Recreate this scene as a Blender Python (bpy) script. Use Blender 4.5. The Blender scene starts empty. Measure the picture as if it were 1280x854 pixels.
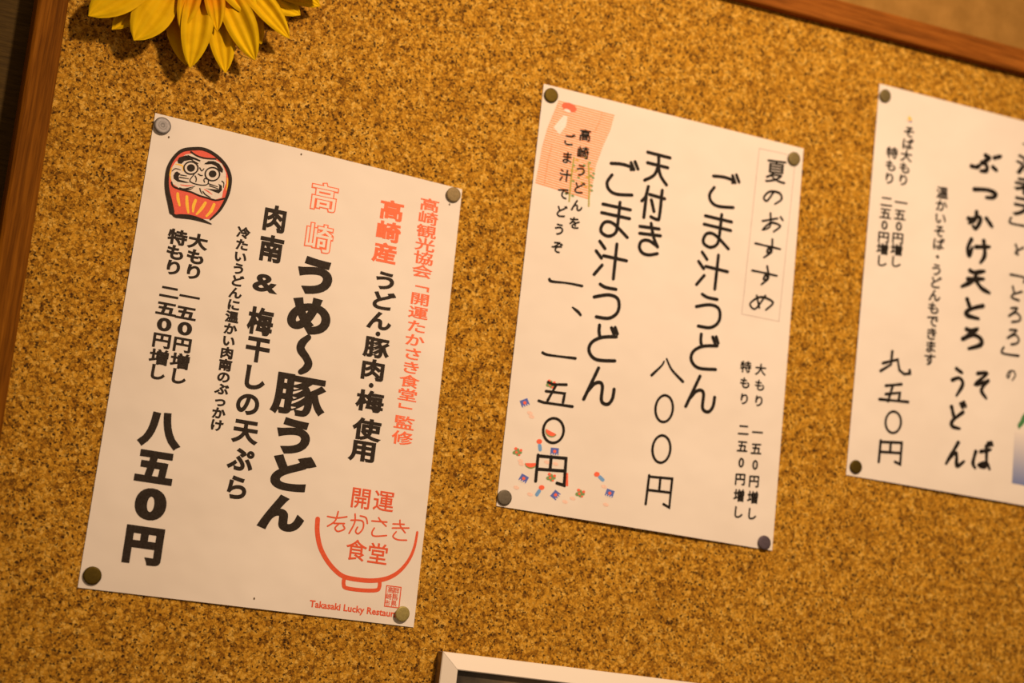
import bpy, bmesh, math, random
from mathutils import Matrix, Vector

SC = bpy.context.scene
COL = SC.collection
# ------------------------------------------------------------------ camera, world, lights, exposure
# board coordinates: millimetres, x right, y up, z out of the board; H0 = height of sheet corner above the floor
H0 = 1.5
CAM_ROT = [[0.9214208, -0.1769324, -0.3459459], [-0.3722529, -0.1466881, -0.9164662], [0.1114064, 0.9732305, -0.2010251]]
CAM_LOC = [-0.157366, -1.097382, -0.340331]
LENS = 62.7859
def W(x, y, z=0.0):
    return Vector((x / 1000.0, -z / 1000.0, y / 1000.0 + H0))

cam_data = bpy.data.cameras.new('camera')
cam = bpy.data.objects.new('camera', cam_data)
COL.objects.link(cam)
m4 = Matrix([CAM_ROT[0] + [CAM_LOC[0]], CAM_ROT[1] + [CAM_LOC[1]], CAM_ROT[2] + [CAM_LOC[2] + H0], [0, 0, 0, 1]])
cam.matrix_world = m4
cam_data.sensor_width = 36.0
cam_data.lens = LENS
cam_data.clip_start = 0.02
cam_data.dof.use_dof = True
cam_data.dof.focus_distance = 1.13
cam_data.dof.aperture_fstop = 4.6
SC.camera = cam

world = bpy.data.worlds.new('world')
SC.world = world
world.use_nodes = True
world.node_tree.nodes['Background'].inputs[0].default_value = (1.0, 0.63, 0.36, 1)
world.node_tree.nodes['Background'].inputs[1].default_value = 0.26

def spot(name, pos, aim, watts, color, radius, cone, blend):
    ld = bpy.data.lights.new(name, 'SPOT')
    ld.energy = watts; ld.color = color; ld.shadow_soft_size = radius
    ld.spot_size = math.radians(cone); ld.spot_blend = blend
    lo = bpy.data.objects.new(name, ld)
    COL.objects.link(lo)
    lo.location = W(*pos)
    lo.rotation_euler = (W(*aim) - W(*pos)).to_track_quat('-Z', 'Y').to_euler()
    return lo
spot('ceiling_spot', (440, 600, 1180), (360, -20, 0), 82, (1.0, 0.665, 0.405), 0.062, 60, 1.0)

SC.view_settings.view_transform = 'Standard'
SC.view_settings.look = 'None'
SC.view_settings.gamma = 1.0
SC.view_settings.use_curve_mapping = False
SC.view_settings.exposure = 0.0
SC.render.film_transparent = False

# ------------------------------------------------------------------ materials
def s2l(c):
    return tuple((v / 12.92 if v <= 0.04045 else ((v + 0.055) / 1.055) ** 2.4) for v in c)

def new_mat(name, color=(0.8, 0.8, 0.8), rough=0.6, metal=0.0, spec=0.5):
    m = bpy.data.materials.new(name)
    m.use_nodes = True
    b = m.node_tree.nodes['Principled BSDF']
    b.inputs['Base Color'].default_value = (*color, 1)
    b.inputs['Roughness'].default_value = rough
    b.inputs['Metallic'].default_value = metal
    b.inputs['Specular IOR Level'].default_value = spec
    return m

class NT:
    """small helper for building node graphs"""
    def __init__(s, m):
        s.t = m.node_tree; s.b = s.t.nodes['Principled BSDF']
        s.tc = s.t.nodes.new('ShaderNodeTexCoord')
        mp = s.t.nodes.new('ShaderNodeVectorMath'); mp.operation = 'SCALE'
        mp.inputs['Scale'].default_value = 1000.0
        s.link(s.tc.outputs['Object'], mp.inputs[0]); s.mm = mp.outputs[0]
    def link(s, a, b): s.t.links.new(a, b)
    def node(s, kind, **kw):
        n = s.t.nodes.new(kind)
        for k, v in kw.items():
            if k.startswith('i_'):
                n.inputs[k[2:].replace('_', ' ')].default_value = v
            else:
                setattr(n, k, v)
        return n
    def noise(s, scale, detail=3.0, rough=0.5, vec=None):
        n = s.node('ShaderNodeTexNoise', i_Scale=scale, i_Detail=detail, i_Roughness=rough)
        s.link(vec or s.mm, n.inputs['Vector']); return n
    def voro(s, scale, feature='F1', vec=None):
        n = s.node('ShaderNodeTexVoronoi', i_Scale=scale, feature=feature)
        s.link(vec or s.mm, n.inputs['Vector']); return n
    def ramp(s, fac, stops):
        n = s.node('ShaderNodeValToRGB')
        e = n.color_ramp.elements
        while len(e) < len(stops): e.new(0.5)
        for i, (p, c) in enumerate(stops):
            e[i].position = p; e[i].color = (*c, 1) if len(c) == 3 else c
        s.link(fac, n.inputs[0]); return n.outputs[0]
    def mix(s, fac, a, b, mode='MIX'):
        n = s.node('ShaderNodeMix', data_type='RGBA', blend_type=mode)
        for sock, v in ((n.inputs[0], fac), (n.inputs[6], a), (n.inputs[7], b)):
            if hasattr(v, 'links'): s.link(v, sock)
            else: sock.default_value = v if isinstance(v, float) else (*v, 1)
        return n.outputs[2]
    def math(s, op, a, b=0.0):
        n = s.node('ShaderNodeMath', operation=op)
        for sock, v in ((n.inputs[0], a), (n.inputs[1], b)):
            if hasattr(v, 'links'): s.link(v, sock)
            else: sock.default_value = v
        return n.outputs[0]
    def stretch(s, sc):
        n = s.node('ShaderNodeVectorMath', operation='MULTIPLY')
        n.inputs[1].default_value = sc; s.link(s.mm, n.inputs[0]); return n.outputs[0]
    def bump(s, h, dist, strength=1.0):
        n = s.node('ShaderNodeBump', i_Strength=strength, i_Distance=dist)
        s.link(h, n.inputs['Height']); s.link(n.outputs[0], s.b.inputs['Normal'])
    def base(s, c): s.link(c, s.b.inputs['Base Color'])

def cork_material():
    m = new_mat('cork', rough=0.85, spec=0.25); n = NT(m)
    # wobble the coordinates so the granules are ragged
    w = n.noise(0.55, 3.0, 0.65)
    off = n.node('ShaderNodeVectorMath', operation='SCALE'); off.inputs['Scale'].default_value = 3.0
    sub = n.node('ShaderNodeVectorMath', operation='SUBTRACT'); sub.inputs[1].default_value = (0.5, 0.5, 0.5)
    n.link(w.outputs['Color'], sub.inputs[0]); n.link(sub.outputs[0], off.inputs[0])
    add = n.node('ShaderNodeVectorMath', operation='ADD')
    n.link(n.mm, add.inputs[0]); n.link(off.outputs[0], add.inputs[1]); v = add.outputs[0]
    big = n.voro(0.29, vec=v); small = n.voro(0.62, vec=v)
    tones = [(0.0, (0.13, 0.050, 0.003)), (0.2, (0.36, 0.165, 0.009)), (0.46, (0.59, 0.300, 0.020)), (0.70, (0.75, 0.42, 0.042)), (1.0, (0.88, 0.58, 0.13))]
    sep = n.node('ShaderNodeSeparateColor'); n.link(big.outputs['Color'], sep.inputs[0])
    sep2 = n.node('ShaderNodeSeparateColor'); n.link(small.outputs['Color'], sep2.inputs[0])
    f = n.math('ADD', n.math('MULTIPLY', sep.outputs[0], 0.5), n.math('MULTIPLY', sep2.outputs[1], 0.5))
    g = n.noise(1.0, 4.0, 0.8)
    f = n.math('ADD', f, n.math('MULTIPLY', n.math('SUBTRACT', g.outputs[0], 0.5), 1.05))
    c = n.ramp(f, tones)
    # dark bark specks: some of the smallest granules
    sp = n.voro(0.66, vec=v)
    sep3 = n.node('ShaderNodeSeparateColor'); n.link(sp.outputs['Color'], sep3.inputs[0])
    dark = n.ramp(sep3.outputs[2], [(0.0, (1, 1, 1)), (0.12, (1, 1, 1)), (0.145, (0, 0, 0))])
    near = n.ramp(sp.outputs['Distance'], [(0.50, (1, 1, 1)), (0.68, (0, 0, 0))])
    c = n.mix(n.math('MULTIPLY', n.mix(1.0, dark, near, 'MULTIPLY'), 0.92), c, (0.035, 0.013, 0.003))
    # crevices between granules, only here and there
    e = n.voro(0.34, 'DISTANCE_TO_EDGE', vec=v)
    cre = n.ramp(e.outputs['Distance'], [(0.0, (1, 1, 1)), (0.11, (0, 0, 0))])
    patch = n.ramp(n.noise(0.28, 2.0).outputs[0], [(0.38, (0, 0, 0)), (0.56, (1, 1, 1))])
    k = n.mix(1.0, cre, patch, 'MULTIPLY')
    c = n.mix(n.math('MULTIPLY', k, 0.72), c, (0.065, 0.028, 0.005))
    # broad unevenness of the pressed sheet
    c = n.mix(0.35, c, n.ramp(n.noise(0.02, 2.0).outputs[0], [(0.3, (0.80, 0.78, 0.72)), (0.7, (1.0, 1.0, 1.0))]), 'MULTIPLY')
    n.base(c)
    h = n.math('SUBTRACT', f, n.math('MULTIPLY', k, 0.5))
    n.bump(h, 0.0006, 0.8)
    return m

def wood_material(name, ca, cb, cc, axis, rough=0.62):
    """fine straight grain along the given axis ('x' or 'z')"""
    m = new_mat(name, rough=rough, spec=0.05); n = NT(m)
    st = (0.012, 0.35, 0.35) if axis == 'x' else (0.35, 0.35, 0.012)
    v = n.stretch(st)
    a = n.noise(1.0, 4.0, 0.6, v); st2 = n.stretch(tuple(3.5 * k for k in st)); b = n.noise(1.0, 3.0, 0.6, st2)
    c = n.ramp(a.outputs[0], [(0.3, ca), (0.52, cb), (0.72, cc)])
    c = n.mix(0.55, c, n.ramp(b.outputs[0], [(0.36, (0.42, 0.36, 0.30)), (0.55, (1, 1, 1))]), 'MULTIPLY')
    n.base(c); n.bump(b.outputs[0], 0.00025, 0.5)
    return m

def paper_material():
    m = new_mat('office_paper', (0.83, 0.815, 0.80), 0.65, spec=0.3); n = NT(m)
    a = n.noise(0.013, 3.0, 0.5)
    n.base(n.ramp(a.outputs[0], [(0.3, (0.80, 0.775, 0.75)), (0.7, (0.86, 0.845, 0.83))]))
    b = n.noise(0.022, 2.0, 0.5)
    n.bump(b.outputs[0], 0.0022, 0.8)
    return m

MAT = {}
MAT['cork'] = cork_material()
MAT['wood_x'] = wood_material('frame_wood_horizontal', (0.15, 0.050, 0.006), (0.30, 0.100, 0.013), (0.40, 0.15, 0.022), 'x')
MAT['wood_z'] = wood_material('frame_wood_vertical', (0.12, 0.040, 0.002), (0.22, 0.078, 0.004), (0.30, 0.115, 0.008), 'z')
MAT['paper'] = paper_material()

def wall_material():
    m = new_mat('tan_wall', rough=0.8, spec=0.2); n = NT(m)
    a = n.noise(0.05, 4.0, 0.6); b = n.noise(0.4, 3.0, 0.6)
    c = n.ramp(a.outputs[0], [(0.3, (0.27, 0.145, 0.028)), (0.7, (0.37, 0.205, 0.047))])
    n.base(c); n.bump(b.outputs[0], 0.0008, 0.5); return m
MAT['wall'] = wall_material()

def post_material():
    m = new_mat('dark_ribbed_panel', rough=0.75, spec=0.25); n = NT(m)
    v = n.stretch((0.05, 0.3, 0.42)); a = n.noise(1.0, 3.0, 0.6, v)
    n.base(n.ramp(a.outputs[0], [(0.3, (0.042, 0.023, 0.002)), (0.7, (0.095, 0.056, 0.008))]))
    n.bump(a.outputs[0], 0.0012, 0.7); return m
MAT['post'] = post_material()

def floor_material():
    m = new_mat('floor_boards', rough=0.5); n = NT(m)
    v = n.stretch((0.002, 0.03, 0.03)); a = n.noise(1.0, 3.0, 0.6, v)
    n.base(n.ramp(a.outputs[0], [(0.3, (0.10, 0.05, 0.02)), (0.7, (0.22, 0.12, 0.05))])); return m
MAT['floor'] = floor_material()

INKS = {  # printed colours (sRGB) on the white sheets
    'ink': (0.165, 0.135, 0.11), 'ink2': (0.085, 0.065, 0.05), 'red': (0.97, 0.46, 0.30), 'red2': (0.89, 0.36, 0.21),
    'daruma_red': (0.90, 0.37, 0.30), 'daruma_face': (0.90, 0.88, 0.86), 'yellow': (0.98, 0.80, 0.25),
    'greyline': (0.70, 0.62, 0.62), 'orange': (0.98, 0.61, 0.38), 'peach': (0.95, 0.89, 0.85), 'orange2': (0.93, 0.56, 0.32),
    'olive': (0.66, 0.66, 0.30), 'green': (0.48, 0.62, 0.40), 'yellowgreen': (0.80, 0.68, 0.34),
    'redorange': (0.97, 0.42, 0.30), 'white': (0.93, 0.92, 0.92), 'blue': (0.33, 0.43, 0.80), 'skyblue': (0.45, 0.67, 0.93),
    'pink': (0.96, 0.84, 0.80), 'leaf': (0.25, 0.52, 0.32)}
for k_, c_ in INKS.items():
    m_ = new_mat('print_' + k_, s2l(c_), 0.6, spec=0.3)
    m_.node_tree.nodes['Principled BSDF'].inputs['Specular IOR Level'].default_value = 0.12 if k_.startswith('ink') else 0.3
    n_ = NT(m_)
    lin = s2l(c_)
    hi = tuple(min(1.0, v * 1.06 + 0.012) for v in lin); lo = tuple(v * 0.92 for v in lin)
    n_.base(n_.ramp(n_.noise(0.9, 3.0, 0.7).outputs[0], [(0.35, lo), (0.65, hi)]))   # toner unevenness
    MAT[k_] = m_

def sky_print_material():
    """flat print: white at the top running to blue at the foot, along the picture's own height"""
    m = new_mat('print_blue_sky', rough=0.6, spec=0.3); n = NT(m)
    sx = n.node('ShaderNodeSeparateXYZ'); n.link(n.tc.outputs['Generated'], sx.inputs[0])
    n.base(n.ramp(sx.outputs[2], [(0.0, s2l((0.45, 0.52, 0.74))), (0.3, s2l((0.62, 0.66, 0.80))), (1.0, (0.82, 0.79, 0.78))]))
    return m
MAT['sky_print'] = sky_print_material()

def metal(name, col, rough):
    m = new_mat(name, col, rough, 1.0); n = NT(m)
    a = n.noise(0.7, 3.0, 0.6)
    n.base(n.ramp(a.outputs[0], [(0.3, tuple(v * 0.82 for v in col)), (0.7, tuple(min(1, v * 1.1) for v in col))]))
    return m
MAT['steel'] = metal('bare_steel', (0.235, 0.235, 0.25), 0.62)
MAT['dark_brass'] = metal('tarnished_brass', (0.25, 0.21, 0.10), 0.65)
MAT['brass_mid'] = metal('olive_brass', (0.30, 0.24, 0.13), 0.7)
MAT['brass'] = metal('dull_brass', (0.50, 0.45, 0.19), 0.7)
MAT['black_brass'] = metal('blackened_brass', (0.095, 0.068, 0.014), 0.6)
MAT['pewter'] = metal('pewter', (0.12, 0.10, 0.13), 0.65)
MAT['dark_grey'] = metal('grey_brown_steel', (0.16, 0.145, 0.115), 0.65)
MAT['silver_frame'] = new_mat('pale_lacquered_aluminium', (0.88, 0.85, 0.80), 0.45, spec=0.5)
def side_mat():
    m = new_mat('frame_side_metal', (0.22, 0.16, 0.11), 0.45, 0.6); n = NT(m)
    a = n.noise(0.2, 2.0); n.base(n.ramp(a.outputs[0], [(0.3, (0.20, 0.15, 0.10)), (0.7, (0.28, 0.2, 0.13))])); return m
MAT['frame_side'] = side_mat()
def photo_mat():
    m = new_mat('dark_photo_with_reflection', rough=0.22, spec=0.5); n = NT(m)
    sx = n.node('ShaderNodeSeparateXYZ'); n.link(n.tc.outputs['Generated'], sx.inputs[0])
    a = n.noise(0.06, 4.0, 0.6)
    f = n.math('ADD', sx.outputs[0], n.math('MULTIPLY', n.math('SUBTRACT', a.outputs[0], 0.5), 0.35))
    n.base(n.ramp(f, [(0.0, (0.035, 0.03, 0.026)), (0.12, (0.10, 0.085, 0.06)), (0.4, (0.30, 0.22, 0.13)), (0.9, (0.22, 0.17, 0.10))]))  # reflection on the glazed picture painted in as a brown gradient
    return m
MAT['photo'] = photo_mat()
MAT['hole'] = new_mat('pin_hole_shadow', (0.10, 0.06, 0.03), 0.9)

def petal_mat():
    m = new_mat('yellow_cloth_petal', rough=0.7, spec=0.08); n = NT(m)
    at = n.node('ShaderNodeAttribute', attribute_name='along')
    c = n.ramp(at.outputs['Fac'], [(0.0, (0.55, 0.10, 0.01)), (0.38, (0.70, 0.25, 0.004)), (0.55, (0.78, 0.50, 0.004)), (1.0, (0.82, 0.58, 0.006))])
    a = n.noise(0.12, 3.0)
    c = n.mix(0.5, c, n.ramp(a.outputs[0], [(0.3, (0.72, 0.66, 0.6)), (0.6, (1, 1, 1))]), 'MULTIPLY')
    n.base(c)
    n.b.inputs['Transmission Weight'].default_value = 0.0
    n.b.inputs['Subsurface Weight'].default_value = 0.0
    return m
MAT['petal'] = petal_mat()
MAT['flower_eye'] = new_mat('brown_flower_eye', (0.12, 0.05, 0.015), 0.9)
MAT['calyx'] = new_mat('green_calyx', (0.06, 0.12, 0.02), 0.7)

# ------------------------------------------------------------------ object helpers
def mesh_obj(name, verts, faces, mat, parent=None, smooth=False, world_space=True):
    me = bpy.data.meshes.new(name)
    me.from_pydata([tuple(v) for v in verts], [], faces)
    me.materials.append(mat)
    if smooth:
        for p in me.polygons: p.use_smooth = True
    me.update()
    o = bpy.data.objects.new(name, me)
    COL.objects.link(o)
    if parent is not None:
        o.parent = parent
        if world_space:
            o.matrix_parent_inverse = parent.matrix_basis.inverted()
    return o

def empty(name, loc, label=None, cat=None, group=None):
    o = bpy.data.objects.new(name, None)
    o.empty_display_size = 0.02
    COL.objects.link(o); o.location = loc
    tag(o, label, cat, group)
    return o

def tag(o, label=None, cat=None, group=None, kind=None):
    if label: o['label'] = label
    if cat: o['category'] = cat
    if group: o['group'] = group
    if kind: o['kind'] = kind
    return o

def box_data(x0, x1, y0, y1, z0, z1):
    v = [W(x, y, z) for z in (z0, z1) for y in (y0, y1) for x in (x0, x1)]
    f = [(0, 1, 3, 2), (4, 6, 7, 5), (0, 4, 5, 1), (2, 3, 7, 6), (0, 2, 6, 4), (1, 5, 7, 3)]
    return v, f

def recalc(o, bevel=0.0, seg=2):
    bm = bmesh.new(); bm.from_mesh(o.data)
    if bevel: bmesh.ops.bevel(bm, geom=bm.edges[:], offset=bevel, segments=seg, affect='EDGES', profile=0.5)
    bmesh.ops.recalc_face_normals(bm, faces=bm.faces)
    bm.to_mesh(o.data); bm.free()

# ------------------------------------------------------------------ setting: wall, dark panel at the left, floor
wall = mesh_obj('wall_back', *box_data(-1500, 2500, -1500, 1300, -70, -14), MAT['wall']); recalc(wall); tag(wall, kind='structure')
post = mesh_obj('trim_1', *box_data(-560, -70, -1499, 1300, -14, -13.6), MAT['post']); recalc(post); tag(post, kind='structure')
fv = [Vector((-1.5, -2.6, -0.05)), Vector((2.5, -2.6, -0.05)), Vector((2.5, 0.014, -0.05)), Vector((-1.5, 0.014, -0.05))]
fv += [v + Vector((0, 0, 0.05)) for v in fv]
flo = mesh_obj('floor', fv, [(0, 3, 2, 1), (4, 5, 6, 7), (0, 1, 5, 4), (1, 2, 6, 5), (2, 3, 7, 6), (3, 0, 4, 7)], MAT['floor']); tag(flo, kind='structure')

# ------------------------------------------------------------------ the cork noticeboard
BX0, BY1, BW, BH, TILT = -66.3, 174.3, 1180.0, 880.0, 0.0150     # visible cork inside the frame (front plane of the rails)
RW, RH = 19.0, 7.8
board = empty('noticeboard', W(BX0 + BW / 2, BY1 - BH, -12), 'large cork noticeboard with a reddish brown wooden frame on the wall', 'noticeboard')
cor = (W(BX0, BY1, 0))
def tilt(o):   # turn a part about the cork's top left corner
    R_ = Matrix.Translation(cor) @ Matrix.Rotation(-TILT, 4, 'Y') @ Matrix.Translation(-cor)
    o.data.transform(R_); o.data.update()
panel = mesh_obj('cork_panel', *box_data(BX0 - 6, BX0 + BW + 6, BY1 - BH - 6, BY1 + 6, -8, 0), MAT['cork'], board); recalc(panel); tilt(panel)

def rail(name, side):
    """frame rail with mitred ends; profile across the rail (t from inner edge outward, z)"""
    prof = [(0, -8), (0, RH - 0.9), (0.3, RH - 0.3), (1.0, RH), (RW - 2.6, RH + 1.0), (RW - 0.8, RH + 0.4), (RW, RH - 1.2), (RW, -13.5)]
    x0, x1, y0, y1 = BX0, BX0 + BW, BY1 - BH, BY1
    vs = []
    for end in (0, 1):
        for t, z in prof:
            if side == 'left': p = (x0 - t, (y0 - t, y1 + t)[end], z)
            if side == 'right': p = (x1 + t, (y0 - t, y1 + t)[end], z)
            if side == 'top': p = ((x0 - t, x1 + t)[end], y1 + t, z)
            if side == 'bottom': p = ((x0 - t, x1 + t)[end], y0 - t, z)
            vs.append(W(*p))
    k = len(prof)
    fs = [(i, (i + 1) % k, k + (i + 1) % k, k + i) for i in range(k)] + [tuple(range(k)), tuple(range(2 * k - 1, k - 1, -1))]
    o = mesh_obj('frame_rail', vs, fs, MAT['wood_z'] if side in ('left', 'right') else MAT['wood_x'], board)
    recalc(o); tilt(o); return o
for s_ in ('top', 'left', 'right', 'bottom'): rail('frame_rail', s_)

SHEET_CORNERS = [[(-0.26, 1.91), (208.69, -3.39), (212.03, -295.71), (-1.23, -297.81)], [(258.31, 83.58), (465.89, 83.29), (467.3, -211.58), (258.85, -210.54)], [(525.85, 147.99), (735.85, 149.01), (733.2, -149.31), (522.2, -149.61)]]
TACKS = [(5.24, -5.57), (202.59, -8.81), (6.06, -289.78), (202.66, -288.29), (264.35, 76.31), (457.98, 73.41), (263.47, -204.41), (459.83, -207.1), (530.82, 139.14), (529.25, -142.77)]
HOLES = [[(96.29, -4.01), (106.19, -290.82), (10.41, -11.82), (201.04, -15.67)]]
PETALS = [(-52.49, 47.73, 24, 24, {'belly': 7, 'seed': 1, 'wide_at': 0.68, 'cup': 3.5}), (-36.43, 44.98, 17, 16, {'belly': 3, 'seed': 2, 'wide_at': 0.66, 'cup': 3, 'twist': 1}), (-29.8, 54.92, 14, 12, {'belly': 3, 'seed': 21, 'shade': 0.3}), (-22.68, 39.61, 25, 22, {'belly': 6, 'seed': 3, 'wide_at': 0.68, 'twist': -1.5, 'cup': 3.5}), (12.78, 35.11, 29, 10, {'belly': 2, 'seed': 4, 'wide_at': 0.62, 'shade': 0.32}), (14.56, 31.19, 20, 19, {'belly': 7, 'seed': 5, 'wide_at': 0.62, 'cup': 4.5}), (38.04, 34.97, 18, 13, {'belly': 4, 'seed': 6, 'wide_at': 0.66, 'shade': 0.12, 'cup': 3.5}), (54.63, 46.08, 19, 20, {'belly': 7, 'seed': 7, 'twist': 2.5, 'wide_at': 0.62, 'cup': 4}), (58.94, 60.98, 18, 9, {'belly': 2, 'seed': 8, 'wide_at': 0.65}), (74.8, 66.14, 16, 19, {'belly': 7, 'seed': 9, 'wide_at': 0.6, 'cup': 4}), (73.74, 79.3, 18, 10, {'belly': 3, 'seed': 10, 'shade': 0.3}), (63.82, 73.79, 14, 14, {'belly': 4, 'seed': 22, 'shade': 0.15}), (26.94, 56.89, 13, 27, {'belly': 6, 'seed': 11, 'wide_at': 0.6, 'shade': 0.3, 'cup': 4}), (4.13, 52.18, 14, 27, {'belly': 6, 'seed': 12, 'wide_at': 0.6, 'shade': 0.3, 'cup': 4}), (22.24, 54.31, 12, 8, {'belly': 2, 'seed': 23, 'shade': 0.5}), (-11.66, 55.28, 18, 20, {'belly': 4, 'seed': 13}), (92.73, 94.53, 24, 14, {'belly': 5, 'seed': 14}), (50.15, 72.12, 20, 25, {'belly': 6, 'seed': 15}), (-24.46, 61.36, 18, 16, {'belly': 5, 'seed': 16})]
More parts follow.
